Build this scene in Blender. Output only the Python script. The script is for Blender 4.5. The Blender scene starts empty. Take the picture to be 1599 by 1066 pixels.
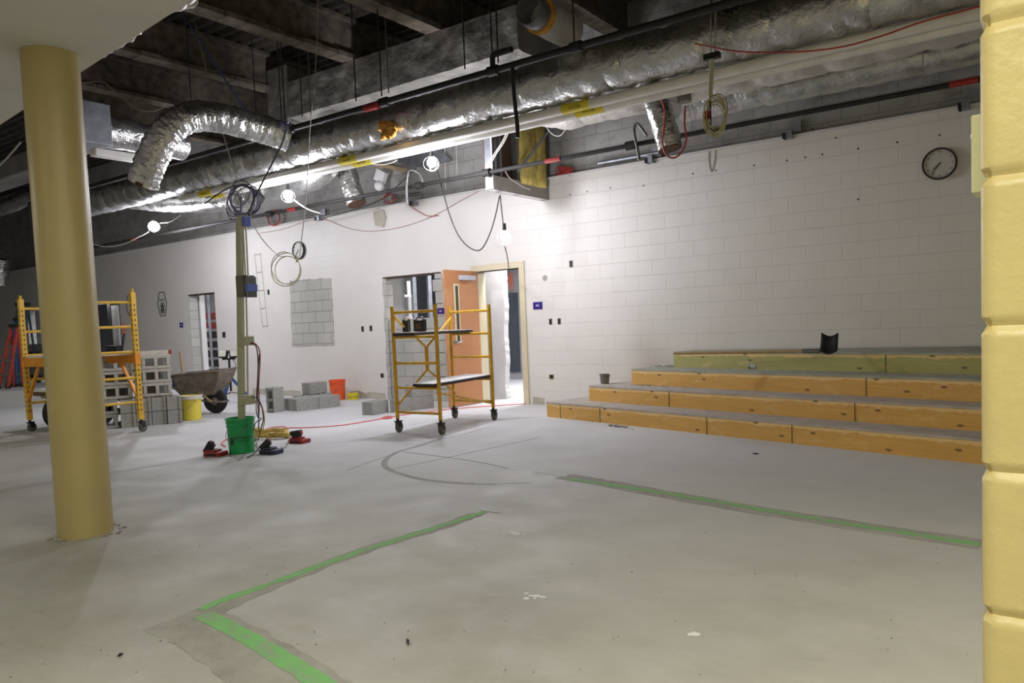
import bpy, math, random
from mathutils import Vector, Matrix, noise
random.seed(7)
SC = bpy.context.scene
COL = SC.collection
R = math.radians
# ------------------------------------------------------------------ camera (solved from the block courses of the far wall)
F, YAW, PIT, ROL, D, CH = 1192.9, R(35.978), R(3.449), R(-2.331), 9.555, 1.242
CX, CY = 10.0, 44.0
fwd = Vector((-math.sin(YAW)*math.cos(PIT), math.cos(YAW)*math.cos(PIT), -math.sin(PIT)))
rgt0 = Vector((math.cos(YAW), math.sin(YAW), 0)); up0 = rgt0.cross(fwd)
rgt = rgt0*math.cos(ROL)+up0*math.sin(ROL); upv = -rgt0*math.sin(ROL)+up0*math.cos(ROL)
EYE = Vector((0, 0, CH))
cd = bpy.data.cameras.new('camera'); cam = bpy.data.objects.new('camera', cd); COL.objects.link(cam)
m3 = Matrix((rgt, upv, -fwd)).transposed()
cam.matrix_world = Matrix.Translation(EYE) @ m3.to_4x4()
cd.sensor_width = 36; cd.lens = F*36/1599; cd.shift_x = -CX/1599; cd.shift_y = CY/1599; cd.clip_start = .05
SC.camera = cam
def ray(u, v): return rgt*((u-799.5-CX)/F) - upv*((v-533-CY)/F) + fwd
def FL(u, v, z=0.): d = ray(u, v); return EYE + d*((z-CH)/d.z)
def PY(u, v, y): d = ray(u, v); return EYE + d*(y/d.y)
def PX(u, v, x): d = ray(u, v); return EYE + d*(x/d.x)
def WL(u, v, off=0.): return PY(u, v, D-off)
def HZ(P, u, v):                      # height at which the upright line through P meets the sight line
    d = ray(u, v); t = (P[0]*d.x+P[1]*d.y)/(d.x*d.x+d.y*d.y); return CH+d.z*t
def DEP(P): return (Vector(P)-EYE).dot(fwd)
def PR(P, px): return px*DEP(P)/F     # size in metres of px pixels at P
def PROJ(P):
    q = Vector(P)-EYE; return (799.5+CX+F*q.dot(rgt)/q.dot(fwd), 533+CY-F*q.dot(upv)/q.dot(fwd))
# ------------------------------------------------------------------ materials
def lin(c): c /= 255.; return c/12.92 if c <= .04045 else ((c+.055)/1.055)**2.4
def rgb(r, g, b): return (lin(r), lin(g), lin(b), 1)
class N:
    def __init__(s, name):
        s.m = bpy.data.materials.new(name); s.m.use_nodes = True; s.t = s.m.node_tree; s.n = s.t.nodes; s.l = s.t.links
        s.p = s.n['Principled BSDF']
    def new(s, typ, **kw):
        o = s.n.new(typ)
        for k, v in kw.items():
            if k in o.inputs: o.inputs[k].default_value = v
            else: setattr(o, k, v)
        return o
    def link(s, a, b): s.l.new(a, b)
    def coord(s): return s.new('ShaderNodeTexCoord').outputs['Object']
    def noise(s, vec, scale, detail=4., rough=.55, sc3=None):
        if sc3:
            mp = s.new('ShaderNodeMapping'); mp.inputs['Scale'].default_value = sc3; s.link(vec, mp.inputs['Vector']); vec = mp.outputs[0]
        o = s.new('ShaderNodeTexNoise', Scale=scale, Detail=detail, Roughness=rough); s.link(vec, o.inputs['Vector']); return o.outputs['Fac']
    def ramp(s, fac, stops):
        o = s.new('ShaderNodeValToRGB'); cr = o.color_ramp
        while len(cr.elements) < len(stops): cr.elements.new(.5)
        for e, (p, c) in zip(cr.elements, stops): e.position = p; e.color = c
        s.link(fac, o.inputs[0]); return o.outputs[0]
    def mix(s, fac, a, b, typ='MIX'):
        o = s.new('ShaderNodeMix', data_type='RGBA', blend_type=typ)
        for sock, val in ((o.inputs[0], fac), (o.inputs[6], a), (o.inputs[7], b)):
            if hasattr(val, 'links'): s.link(val, sock)
            else: sock.default_value = val
        return o.outputs[2]
    def math(s, op, a, b=0.):
        o = s.new('ShaderNodeMath', operation=op)
        for sock, val in ((o.inputs[0], a), (o.inputs[1], b)):
            if hasattr(val, 'links'): s.link(val, sock)
            else: sock.default_value = val
        return o.outputs[0]
    def bump(s, h, st, dist=.01, prev=None):
        o = s.new('ShaderNodeBump', Strength=st, Distance=dist); s.link(h, o.inputs['Height'])
        if prev is not None: s.link(prev, o.inputs['Normal'])
        return o.outputs[0]
    def fin(s, col=None, rough=None, metal=None, nrm=None):
        for k, v in (('Base Color', col), ('Roughness', rough), ('Metallic', metal), ('Normal', nrm)):
            if v is None: continue
            if hasattr(v, 'links'): s.link(v, s.p.inputs[k])
            else: s.p.inputs[k].default_value = v
        return s.m
def simple(name, c, rough=.6, metal=0., var=.12, scale=14., bump=0., bscale=60.):
    n = N(name); co = n.coord(); f = n.noise(co, scale)
    a = rgb(*c); lo = tuple(x*(1-var) for x in a[:3])+(1,); hi = tuple(min(1, x*(1+var)) for x in a[:3])+(1,)
    colr = n.ramp(f, [(.3, lo), (.7, hi)])
    nr = n.bump(n.noise(co, bscale), bump, .004) if bump else None
    return n.fin(colr, rough, metal, nr)
def emis(name, c, st):
    n = N(name); n.p.inputs['Emission Color'].default_value = rgb(*c); n.p.inputs['Emission Strength'].default_value = st
    return n.fin(rgb(*c), .5)
BX0 = -4.823
def block_mat(name, lo, hi, joint, jbump, rough, pores, mort=.010, shift=0., dirt=None, jmix=.5, bmix=.25, fadex=(-99., 99., 1., 1.)):
    n = N(name); co = n.coord(); sp = n.new('ShaderNodeSeparateXYZ'); n.link(co, sp.inputs[0])
    x = n.math('ADD', sp.outputs[0], -BX0-.2032+shift+40*.4064)
    cb = n.new('ShaderNodeCombineXYZ'); n.link(x, cb.inputs[0]); n.link(sp.outputs[2], cb.inputs[1])
    bt = n.new('ShaderNodeTexBrick'); n.link(cb.outputs[0], bt.inputs['Vector'])
    bt.inputs['Scale'].default_value = 1.; bt.inputs['Mortar Size'].default_value = mort*.5; bt.inputs['Mortar Smooth'].default_value = .4
    bt.inputs['Brick Width'].default_value = .4064; bt.inputs['Row Height'].default_value = .2032; bt.inputs['Bias'].default_value = 0.
    bt.inputs['Color1'].default_value = (.42, .42, .42, 1); bt.inputs['Color2'].default_value = (.6, .6, .6, 1); bt.inputs['Mortar'].default_value = (0, 0, 0, 1)
    base = n.ramp(n.noise(co, 1.3, 5.), [(.3, rgb(*lo)), (.7, rgb(*hi))])
    base = n.mix(bmix, base, bt.outputs['Color'], 'OVERLAY')
    fade = n.new('ShaderNodeMapRange'); n.link(sp.outputs[0], fade.inputs[0])
    for q_, v_ in zip((1, 2, 3, 4), fadex): fade.inputs[q_].default_value = v_
    bfac = n.math('MULTIPLY', bt.outputs['Fac'], fade.outputs[0])
    jf = n.math('MULTIPLY', bfac, jmix)
    colr = n.mix(jf, base, rgb(*joint))
    if dirt:
        dm = n.ramp(n.noise(co, 2.2, 7., .7, (1, 1, 1.6)), [(.50, (0, 0, 0, 1)), (.72, (1, 1, 1, 1))])
        colr = n.mix(n.math('MULTIPLY', dm, dirt[1]), colr, rgb(*dirt[0]))
    inv = n.math('SUBTRACT', 1., bfac)
    nr = n.bump(inv, jbump, .012); nr = n.bump(n.noise(co, 55., 3.), pores, .004, nr)
    return n.fin(colr, rough, 0., nr)
M = {}
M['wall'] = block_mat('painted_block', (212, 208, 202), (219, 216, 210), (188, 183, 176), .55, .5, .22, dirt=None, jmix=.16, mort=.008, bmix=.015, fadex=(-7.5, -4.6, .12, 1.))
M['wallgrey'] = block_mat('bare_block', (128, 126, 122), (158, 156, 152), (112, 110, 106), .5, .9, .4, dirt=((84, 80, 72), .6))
M['infill'] = block_mat('new_block', (166, 165, 157), (184, 182, 175), (138, 137, 130), .7, .9, .5, mort=.014, shift=.1, jmix=.8)
M['pillar'] = simple('yellow_block_paint', (212, 194, 132), .42, 0., .04, 6., .5, 38.)
def stone(name, a, b, scale=22., rough=.9, bump=.5):
    n = N(name); co = n.coord(); f = n.noise(co, scale, 6., .65)
    return n.fin(n.ramp(f, [(.3, rgb(*a)), (.7, rgb(*b))]), rough, 0., n.bump(n.noise(co, 120., 3.), bump, .003))
M['cmu'] = stone('concrete_block', (142, 142, 137), (168, 168, 163))
M['cmulight'] = stone('pale_concrete_block', (176, 173, 164), (198, 196, 188))
def floor_mat():
    n = N('concrete_floor'); co = n.coord()
    f = n.noise(co, .55, 8., .62)
    base = n.ramp(f, [(.28, rgb(142, 140, 131)), (.5, rgb(167, 165, 158)), (.75, rgb(186, 184, 178))])
    st = n.ramp(n.noise(co, 1.9, 9., .7, (1, 1.6, 1)), [(.46, (0, 0, 0, 1)), (.75, (1, 1, 1, 1))])
    base = n.mix(n.math('MULTIPLY', st, .35), base, rgb(136, 132, 112))
    d2 = n.ramp(n.noise(co, 5., 8., .75, (1, 2.4, 1)), [(.55, (0, 0, 0, 1)), (.8, (1, 1, 1, 1))])
    base = n.mix(n.math('MULTIPLY', d2, .35), base, rgb(196, 196, 192))
    sc = n.ramp(n.noise(co, 9., 10., .8, (1, .25, 1)), [(.66, (0, 0, 0, 1)), (.72, (1, 1, 1, 1))])
    base = n.mix(n.math('MULTIPLY', sc, .25), base, rgb(105, 103, 98))
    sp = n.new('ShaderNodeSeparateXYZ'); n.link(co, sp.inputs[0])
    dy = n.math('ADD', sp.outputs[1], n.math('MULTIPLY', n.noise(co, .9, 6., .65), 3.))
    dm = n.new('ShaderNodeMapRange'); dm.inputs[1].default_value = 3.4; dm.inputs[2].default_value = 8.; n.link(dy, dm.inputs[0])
    base = n.mix(n.math('MULTIPLY', dm.outputs[0], .7), base, rgb(208, 209, 212))  # paler toward the far wall: mortar dust, with bulb brightness painted in
    r = n.ramp(n.noise(co, 2.5, 6.), [(.3, (.5, .5, .5, 1)), (.7, (.75, .75, .75, 1))])
    nr = n.bump(n.noise(co, 40., 6.), .12, .004)
    return n.fin(base, r, 0., nr)
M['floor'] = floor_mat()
def foil(name, c, rough=.3, metal=.92, dirt=.35, sc=16.):
    n = N(name); co = n.coord()
    f = n.noise(co, 2.5, 6., .65)
    a = rgb(*c); lo = tuple(x*(1-dirt) for x in a[:3])+(1,)
    colr = n.ramp(f, [(.35, lo), (.65, a)])
    v = n.new('ShaderNodeTexVoronoi', Scale=sc); v.feature = 'DISTANCE_TO_EDGE'
    wv = n.new('ShaderNodeMix', data_type='VECTOR'); wv.inputs[0].default_value = .12
    nz = n.new('ShaderNodeTexNoise', Scale=6., Detail=4.); n.link(co, nz.inputs['Vector']); n.link(co, wv.inputs[4]); n.link(nz.outputs['Color'], wv.inputs[5])
    n.link(wv.outputs[1], v.inputs['Vector'])
    h1 = n.noise(co, 9., 5., .6)
    nr = n.bump(h1, .55, .03); nr = n.bump(v.outputs['Distance'], .35, .02, nr); nr = n.bump(n.noise(co, 45., 3.), .25, .006, nr)
    return n.fin(colr, n.ramp(n.noise(co, 5.), [(.3, (rough-.08,)*3+(1,)), (.7, (rough+.15,)*3+(1,))]), metal, nr)
M['foil'] = foil('foil_wrap', (205, 205, 202))
M['foildull'] = foil('dusty_foil_wrap', (182, 179, 172), .42, .75, .4, 9.)
M['foilwhite'] = foil('white_foil_wrap', (214, 210, 203), .45, .35, .22, 10.)
M['flex'] = foil('flexible_foil', (212, 212, 208), .25, .95, .4, 26.)
M['whitepipe'] = simple('white_pipe_jacket', (216, 214, 208), .45, 0., .08, 6., .15)
def wood(name, a, b, edge, streak=(1.4, 30., 30.)):
    n = N(name); co = n.coord(); sp = n.new('ShaderNodeSeparateXYZ'); n.link(co, sp.inputs[0])
    g = n.noise(co, 2.2, 8., .7, streak); big = n.noise(co, 1.7, 4., .6, (1, 1, 4))
    colr = n.mix(n.math('MULTIPLY', big, .8), n.ramp(g, [(.3, rgb(*a)), (.7, rgb(*b))]), tuple(x*.78 for x in rgb(*b)[:3])+(1,))
    if edge:
        zz = n.math('ADD', sp.outputs[2], n.math('MULTIPLY', n.math('SUBTRACT', n.noise(co, 7., 6., .7, (1, 1, .3)), .5), .09))
        e = n.ramp(zz, [(.146, (0, 0, 0, 1)), (.151, (1, 1, 1, 1))])
        colr = n.mix(n.math('MULTIPLY', e, .8), colr, rgb(*edge))
        kv = n.new('ShaderNodeTexVoronoi', Scale=2.3); kv.voronoi_dimensions = '2D'; cb = n.new('ShaderNodeCombineXYZ')
        n.link(n.math('MULTIPLY', sp.outputs[0], .8), cb.inputs[0]); n.link(n.math('MULTIPLY', sp.outputs[2], 2.), cb.inputs[1]); n.link(cb.outputs[0], kv.inputs['Vector'])
        k = n.ramp(kv.outputs['Distance'], [(.035, (1, 1, 1, 1)), (.07, (0, 0, 0, 1))])
        bl = n.ramp(n.noise(co, 3.1, 5., .65, (1, 1, 2.5)), [(.56, (0, 0, 0, 1)), (.7, (1, 1, 1, 1))])
        colr = n.mix(n.math('MULTIPLY', bl, .45), colr, rgb(222, 196, 140))
        colr = n.mix(n.math('MULTIPLY', k, .75), colr, rgb(78, 48, 22))
    return n.fin(colr, .7, 0., n.bump(g, .2, .004))
M['ply'] = wood('pine_plywood', (226, 184, 106), (206, 156, 78), (226, 194, 138))
M['plygreen'] = wood('green_tinted_plywood', (184, 178, 116), (164, 160, 96), (222, 190, 128))
M['tread'] = stone('dusty_tread', (158, 150, 140), (182, 174, 166), 6., .85, .2)
M['treadgreen'] = stone('dusty_green_tread', (142, 146, 128), (168, 168, 154), 6., .85, .2)
M['door'] = wood('oak_veneer_door', (202, 146, 100), (186, 126, 80), None, (26., 26., 1.2))
M['handlewood'] = wood('wooden_handle', (196, 174, 138), (172, 146, 108), None, (12, 12, 12))
M['column'] = simple('tan_paint', (174, 158, 106), .38, 0., .04, 3., .08, 30.)
M['cream'] = simple('cream_frame_paint', (206, 196, 166), .4, 0., .05, 5.)
M['creampanel'] = simple('cream_plastic', (206, 204, 160), .4, 0., .03)
M['soffit'] = simple('white_soffit_paint', (198, 196, 184), .7, 0., .04, 2.)
M['white'] = simple('white_paint', (214, 212, 210), .5, 0., .05, 4.)
M['whitegyp'] = simple('white_gypsum', (205, 203, 203), .8, 0., .06, 5., .1)
M['gyp'] = simple('grey_gypsum', (150, 144, 138), .85, 0., .1, 5.)
M['greywall'] = simple('grey_painted_wall', (138, 138, 140), .8, 0., .08, 2.)
M['darkpanel'] = simple('dark_slate_panel', (52, 58, 66), .6, 0., .15, 4.)
M['deck'] = simple('sooty_steel_deck', (54, 48, 40), .9, 0., .5, 3., .6, 25.)
M['beamfp'] = simple('fireproofed_beam', (88, 80, 68), 1., 0., .45, 8., 1., 40.)
M['black'] = simple('black_paint', (20, 19, 18), .5, 0., .3)
M['blackpipe'] = simple('black_steel_pipe', (30, 27, 25), .75, 0., .5, 6.)
M['rubber'] = simple('black_rubber', (30, 29, 27), .8, 0., .3, 20., .3)
M['grime'] = simple('dark_grime', (70, 65, 55), .95, 0., .6, 10.)
M['galv'] = simple('galvanised_steel', (150, 153, 158), .4, .75, .18, 9.)
M['rod'] = simple('hanger_steel', (62, 60, 58), .6, .4, .4, 5.)
M['steel'] = simple('dull_steel', (120, 120, 118), .45, .7, .2)
M['darkmetal'] = simple('dark_steel', (52, 50, 47), .55, .5, .3)
M['caster'] = simple('grey_caster_rubber', (88, 84, 76), .75, 0., .2)
M['yellow'] = simple('worn_yellow_paint', (206, 158, 32), .4, .1, .18, 12.)
M['yellowfar'] = simple('yellow_scaffold_paint', (222, 178, 58), .45, .05, .12, 9.)
M['orangepaint'] = simple('orange_paint', (226, 148, 34), .45, .05, .14, 9.)
M['plank'] = simple('white_plank_deck', (212, 212, 214), .6, 0., .08, 5.)
M['plankside'] = simple('dark_plank_side', (48, 38, 34), .7, 0., .5, 12.)
M['greenb'] = simple('green_plastic', (22, 150, 82), .35, 0., .06)
M['orangeb'] = simple('orange_plastic', (232, 92, 44), .4, 0., .2, 9.)
M['yellowb'] = simple('yellow_plastic', (226, 208, 76), .4, 0., .06)
M['whiteb'] = simple('white_plastic', (205, 202, 190), .45, 0., .12)
M['greyb'] = simple('grey_plastic', (120, 114, 108), .55, 0., .2)
M['closer'] = simple('silver_closer', (192, 194, 206), .4, 0., .05)
M['post'] = simple('olive_post_paint', (166, 168, 138), .5, .1, .07, 8.)
M['boxolive'] = simple('dark_olive_box', (96, 94, 78), .5, .1, .1)
M['conduit'] = simple('conduit_steel', (176, 176, 160), .45, .4, .1)
M['bluetape'] = simple('blue_tape', (96, 112, 196), .6, 0., .06)
M['blue'] = simple('blue_paint', (58, 84, 150), .5, 0., .12)
M['bluel'] = simple('blue_fibreglass', (34, 84, 128), .5, 0., .2)
M['teal'] = simple('dark_teal_fibreglass', (40, 66, 76), .55, 0., .25, 6.)
M['redl'] = simple('red_fibreglass', (176, 62, 48), .5, 0., .22, 8.)
M['red'] = simple('red_plastic', (150, 34, 30), .45, 0., .15)
M['redwire'] = simple('red_wire', (170, 50, 46), .5, 0., .1)
M['navy'] = simple('navy_plastic', (34, 42, 70), .5, 0., .15)
M['purple'] = simple('purple_sign', (42, 22, 116), .35, 0., .05)
M['purplewire'] = simple('purple_grey_wire', (84, 80, 108), .5, 0., .15)
M['bluewire'] = simple('blue_wire', (88, 96, 150), .5, 0., .1)
M['text'] = simple('white_lettering', (226, 222, 240), .5, 0., .02)
M['textblack'] = simple('black_lettering', (34, 34, 30), .5, 0., .02)
M['creamwire'] = simple('cream_wire', (168, 162, 118), .5, 0., .08)
M['whitewire'] = simple('white_wire', (214, 210, 200), .5, 0., .05)
M['fadedred'] = simple('dusty_red_wire', (168, 128, 126), .6, 0., .08)
M['greywire'] = simple('grey_wire', (142, 138, 124), .5, 0., .1)
M['blackwire'] = simple('black_wire', (34, 33, 32), .55, 0., .1)
M['yellowcord'] = simple('yellow_cord', (204, 176, 92), .55, 0., .15, 30.)
M['orangecord'] = simple('orange_cord', (222, 84, 72), .55, 0., .08)
M['insul'] = simple('yellow_insulation', (196, 176, 98), 1., 0., .3, 9., 1., 30.)
M['insulor'] = simple('amber_insulation', (190, 138, 56), 1., 0., .35, 14., 1., 40.)
M['brown'] = simple('brown_board', (92, 66, 50), .9, 0., .2, 4.)
M['labely'] = simple('yellow_label', (214, 196, 48), .5, 0., .06)
M['barrow'] = simple('mortar_crusted_steel', (118, 108, 96), .85, .1, .32, 12., .7, 30.)
M['barrowblue'] = simple('blue_barrow_paint', (52, 52, 92), .6, .1, .25, 10.)
M['dial'] = simple('clock_dial', (190, 188, 180), .5, 0., .03)
M['greenpaint'] = None
def stripe(name, c, cover):
    n = N(name); co = n.coord(); f = n.noise(co, 11., 9., .8)
    return n.fin(n.ramp(f, [(cover-.08, rgb(150, 152, 140)), (cover+.05, rgb(*c)), (.9, rgb(*[min(255, k*1.1) for k in c]))]), .8)
M['greenpaint'] = stripe('green_floor_paint', (122, 184, 110), .45)
M['patch'] = stone('dark_cement_patch', (144, 142, 135), (172, 170, 164), 5., .9, .2)
M['chalk'] = simple('white_chalk', (218, 220, 220), .9, 0., .08, 20.)
M['rust'] = simple('rusty_steel', (74, 58, 46), .8, .3, .35, 15.)
M['plasticfilm'] = simple('clear_plastic_sheet', (210, 212, 218), .25, 0., .05); M['plasticfilm'].node_tree.nodes['Principled BSDF'].inputs['Alpha'].default_value = .6
M['glass'] = simple('smoked_glass', (84, 76, 58), .15, 0., .05)
M['bulb'] = emis('lit_led_bulb', (250, 248, 255), 60.)
M['chip'] = stone('rubble_chips', (96, 92, 84), (176, 172, 162), 60.)
M['putty'] = stone('pale_mortar_smear', (166, 160, 146), (190, 184, 170), 12.)
# ------------------------------------------------------------------ mesh building
def cr(pts, n=6, closed=False):
    P = [Vector(p) for p in pts]; out = []; k = len(P); rng = range(k if closed else k-1)
    for i in rng:
        if closed: p0, p1, p2, p3 = P[(i-1) % k], P[i], P[(i+1) % k], P[(i+2) % k]
        else: p0, p1, p2, p3 = P[max(i-1, 0)], P[i], P[i+1], P[min(i+2, k-1)]
        for j in range(n):
            t = j/n
            out.append(.5*((2*p1)+(p2-p0)*t+(2*p0-5*p1+4*p2-p3)*t*t+(3*p1-p0-3*p2+p3)*t**3))
    if not closed: out.append(P[-1])
    return out
class MB:
    def __init__(s): s.v = []; s.f = []
    def add(s, vs, fs):
        o = len(s.v); s.v += [Vector(x) for x in vs]; s.f += [tuple(i+o for i in f) for f in fs]; return s
    def box(s, c, d, rot=None):
        c = Vector(c); x, y, z = d[0]/2, d[1]/2, d[2]/2
        vs = [Vector((a, b, e)) for a in (-x, x) for b in (-y, y) for e in (-z, z)]
        if rot is not None:
            m = Matrix.Rotation(rot, 3, 'Z') if isinstance(rot, (int, float)) else rot
            vs = [m @ q for q in vs]
        return s.add([q+c for q in vs], [(0, 1, 3, 2), (4, 6, 7, 5), (0, 4, 5, 1), (2, 3, 7, 6), (0, 2, 6, 4), (1, 5, 7, 3)])
    def bar(s, p, q, w, h=None, up=(0, 0, 1)):
        p, q = Vector(p), Vector(q); h = h or w; a = (q-p); L = a.length; a.normalize(); u = Vector(up)
        if abs(a.dot(u)) > .99: u = Vector((1, 0, 0))
        b = u.cross(a).normalized(); c = a.cross(b)
        return s.box((p+q)/2, (L, w, h), Matrix((a, b, c)).transposed())
    def tube(s, pts, r, n=8, caps=True, closed=False, jit=0., jsc=6.):
        P = [Vector(p) for p in pts]; k = len(P); rr = r if isinstance(r, (list, tuple)) else [r]*k
        T = [((P[(i+1) % k] - P[i-1]) if closed else (P[min(i+1, k-1)]-P[max(i-1, 0)])).normalized() for i in range(k)]
        u = Vector((0, 0, 1)) if abs(T[0].z) < .9 else Vector((0, 1, 0))
        nrm = (u - T[0]*u.dot(T[0])).normalized(); vs = []; fs = []
        for i in range(k):
            nrm = (nrm - T[i]*nrm.dot(T[i])).normalized(); b = T[i].cross(nrm)
            for j in range(n):
                a = 2*math.pi*j/n; rad = rr[i]; dirv = nrm*math.cos(a)+b*math.sin(a)
                if jit:
                    q = P[i]+dirv*rr[i]; q = Vector((q.x*1.9, q.y, q.z)); rad *= 1+jit*noise.noise(q*jsc)+jit*.5*noise.noise(q*jsc*2.7)
                vs.append(P[i]+dirv*rad)
        for i in range(k if closed else k-1):
            for j in range(n):
                i2 = (i+1) % k; fs.append((i*n+j, i*n+(j+1) % n, i2*n+(j+1) % n, i2*n+j))
        if caps and not closed: fs += [tuple(range(n-1, -1, -1)), tuple((k-1)*n+j for j in range(n))]
        return s.add(vs, fs)
    def lathe(s, prof, c=(0, 0, 0), n=28, ax=None, cap=False):
        c = Vector(c); m = ax if ax is not None else Matrix.Identity(3); vs = []; fs = []; k = len(prof)
        for r, z in prof:
            for j in range(n):
                a = 2*math.pi*j/n; vs.append(c+m @ Vector((r*math.cos(a), r*math.sin(a), z)))
        for i in range(k-1):
            for j in range(n): fs.append((i*n+j, i*n+(j+1) % n, (i+1)*n+(j+1) % n, (i+1)*n+j))
        if cap: fs += [tuple(range(n-1, -1, -1)), tuple((k-1)*n+j for j in range(n))]
        return s.add(vs, fs)
    def prism(s, pts, vec):
        P = [Vector(p) for p in pts]; v = Vector(vec); k = len(P)
        return s.add(P+[p+v for p in P], [tuple(range(k-1, -1, -1)), tuple(range(k, 2*k))]+[(i, (i+1) % k, k+(i+1) % k, k+i) for i in range(k)])
    def blob(s, c, r, n=8, jit=.25, sq=1.):
        c = Vector(c); off = random.random()*50; vs = []; fs = []; m = n//2+1
        for i in range(m):
            th = math.pi*i/(m-1)
            for j in range(n):
                a = 2*math.pi*j/n; d = Vector((math.sin(th)*math.cos(a), math.sin(th)*math.sin(a), math.cos(th)))
                q = 1+jit*noise.noise(d*1.7+Vector((off, 0, 0))); vs.append(c+Vector((d.x, d.y, d.z*sq))*r*q)
        for i in range(m-1):
            for j in range(n): fs.append((i*n+j, (i+1)*n+j, (i+1)*n+(j+1) % n, i*n+(j+1) % n))
        return s.add(vs, fs)
    def build(s, name, mat, parent=None, smooth=False, bev=0., label=None):
        me = bpy.data.meshes.new(name); o0 = Vector((0, 0, 0))
        if parent is not None and not getattr(s, 'local', False):
            o0 = Vector(parent.location)
            if parent.parent: o0 = o0+Vector(parent.parent.location)
        me.from_pydata([q-o0 for q in s.v], [], s.f); me.validate(); me.update()
        import bmesh
        bm = bmesh.new(); bm.from_mesh(me); bmesh.ops.recalc_face_normals(bm, faces=bm.faces); bm.to_mesh(me); bm.free()
        if smooth:
            me.polygons.foreach_set('use_smooth', [True]*len(me.polygons)); me.set_sharp_from_angle(angle=R(38))
        o = bpy.data.objects.new(name, me); COL.objects.link(o); me.materials.append(M[mat] if isinstance(mat, str) else mat)
        if parent is not None: o.parent = parent
        if bev:
            b = o.modifiers.new('bevel', 'BEVEL'); b.width = bev; b.segments = 2; b.limit_method = 'ANGLE'
        if label: o['label'] = label
        return o
def L(): b = MB(); b.local = True; return b
def tag(o, label, cat, group=None):
    o['label'] = label; o['category'] = cat
    if group: o['group'] = group
    return o
def thing(name, label, cat, loc=(0, 0, 0), rz=0., group=None):
    o = bpy.data.objects.new(name, None); COL.objects.link(o); o.location = loc; o.rotation_euler = (0, 0, rz); o.empty_display_size = .1
    return tag(o, label, cat, group)
def struct(name, mb, mat, **kw):
    o = mb.build(name, mat, **kw); o['kind'] = 'structure'; return o
def dup(o, parent=None):
    c = o.copy(); COL.objects.link(c)
    if parent is not None: c.parent = parent
    for ch in list(o.children): dup(ch, c)
    return c
def text(name, s, mat, parent, size, mtx, ext=.0008):
    cu = bpy.data.curves.new(name, 'FONT'); cu.body = s; cu.size = size; cu.extrude = ext; cu.align_x = 'CENTER'; cu.align_y = 'CENTER'
    t = bpy.data.objects.new(name+'_tmp', cu); COL.objects.link(t)
    dg = bpy.context.evaluated_depsgraph_get(); me = bpy.data.meshes.new_from_object(t.evaluated_get(dg))
    bpy.data.objects.remove(t); me.transform(mtx); me.materials.clear(); me.materials.append(M[mat])
    o = bpy.data.objects.new(name, me); COL.objects.link(o); o.parent = parent; return o
def text_mb(s, size, mtx, ext=.0006):
    cu = bpy.data.curves.new('t', 'FONT'); cu.body = s; cu.size = size; cu.extrude = ext; cu.align_x = 'CENTER'; cu.align_y = 'CENTER'
    t = bpy.data.objects.new('t', cu); COL.objects.link(t)
    dg = bpy.context.evaluated_depsgraph_get(); me = bpy.data.meshes.new_from_object(t.evaluated_get(dg)); bpy.data.objects.remove(t)
    me.transform(mtx); r = ([v.co.copy() for v in me.vertices], [tuple(p.vertices) for p in me.polygons]); bpy.data.meshes.remove(me); return r
# x -> x, y -> z, facing -Y: lettering standing upright on the far wall
UPR = Matrix(((1, 0, 0, 0), (0, 0, -1, 0), (0, 1, 0, 0), (0, 0, 0, 1)))
# ================================================================== SETTING
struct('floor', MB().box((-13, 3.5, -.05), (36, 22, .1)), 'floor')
TH = .2; ZL = 3.359
def xw(u, v=500): return WL(u, v).x
# openings in the far wall: xa, xb, z1
xA0, xA1 = xw(603, 520), xw(692, 500)
xD0, xD1 = -7.70, xw(816, 500)
xL0, xL1 = xw(297, 500), xw(338, 500)
xF0, xF1 = xw(43, 500), xw(189, 500)
zA = WL(650, 428).z; zD = WL(790, 420).z; zL = WL(315, 458).z; zF = WL(180, 472).z
w = MB(); xs = [-30.]; ops = [(xF0, xF1, zF), (xL0, xL1, zL), (xA0, xA1, zA), (xD0, xD1, zD)]
x0 = -30.
for a, b, z in ops:
    w.box(((x0+a)/2, D+TH/2, ZL/2), (a-x0, TH, ZL)); w.box(((a+b)/2, D+TH/2, (z+ZL)/2), (b-a, TH, ZL-z)); x0 = b
w.box(((x0+1.6)/2, D+TH/2, ZL/2), (1.6-x0, TH, ZL))
struct('wall_back', w, 'wall')
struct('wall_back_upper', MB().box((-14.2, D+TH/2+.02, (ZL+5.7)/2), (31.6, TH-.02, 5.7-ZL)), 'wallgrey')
struct('trim_1', MB().box((-14.2, D-.012, ZL-.004), (31.6, .05, .022)), 'white')
struct('wall_right', MB().box((1.7, 3., 2.85), (.2, 14, 5.7)), 'wall')
struct('wall_left', MB().box((-29.9, 3., 2.85), (.2, 14, 5.7)), 'wall')
struct('wall_front', MB().box((-14, -4.1, 1.55), (32, .2, 3.1)), 'wall')
# steel deck: trapezoidal ribs running along the far wall
prof = []; y = 2.3
while y < D:
    prof += [(y, 5.62), (y+.05, 5.56), (y+.12, 5.56), (y+.17, 5.62)]; y += .2
prof.append((D, 5.62)); prof += [(D, 5.8), (2.3, 5.8)]
struct('ceiling', MB().prism([(-30, a, b) for a, b in prof], (31.7, 0, 0)), 'deck')
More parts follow.
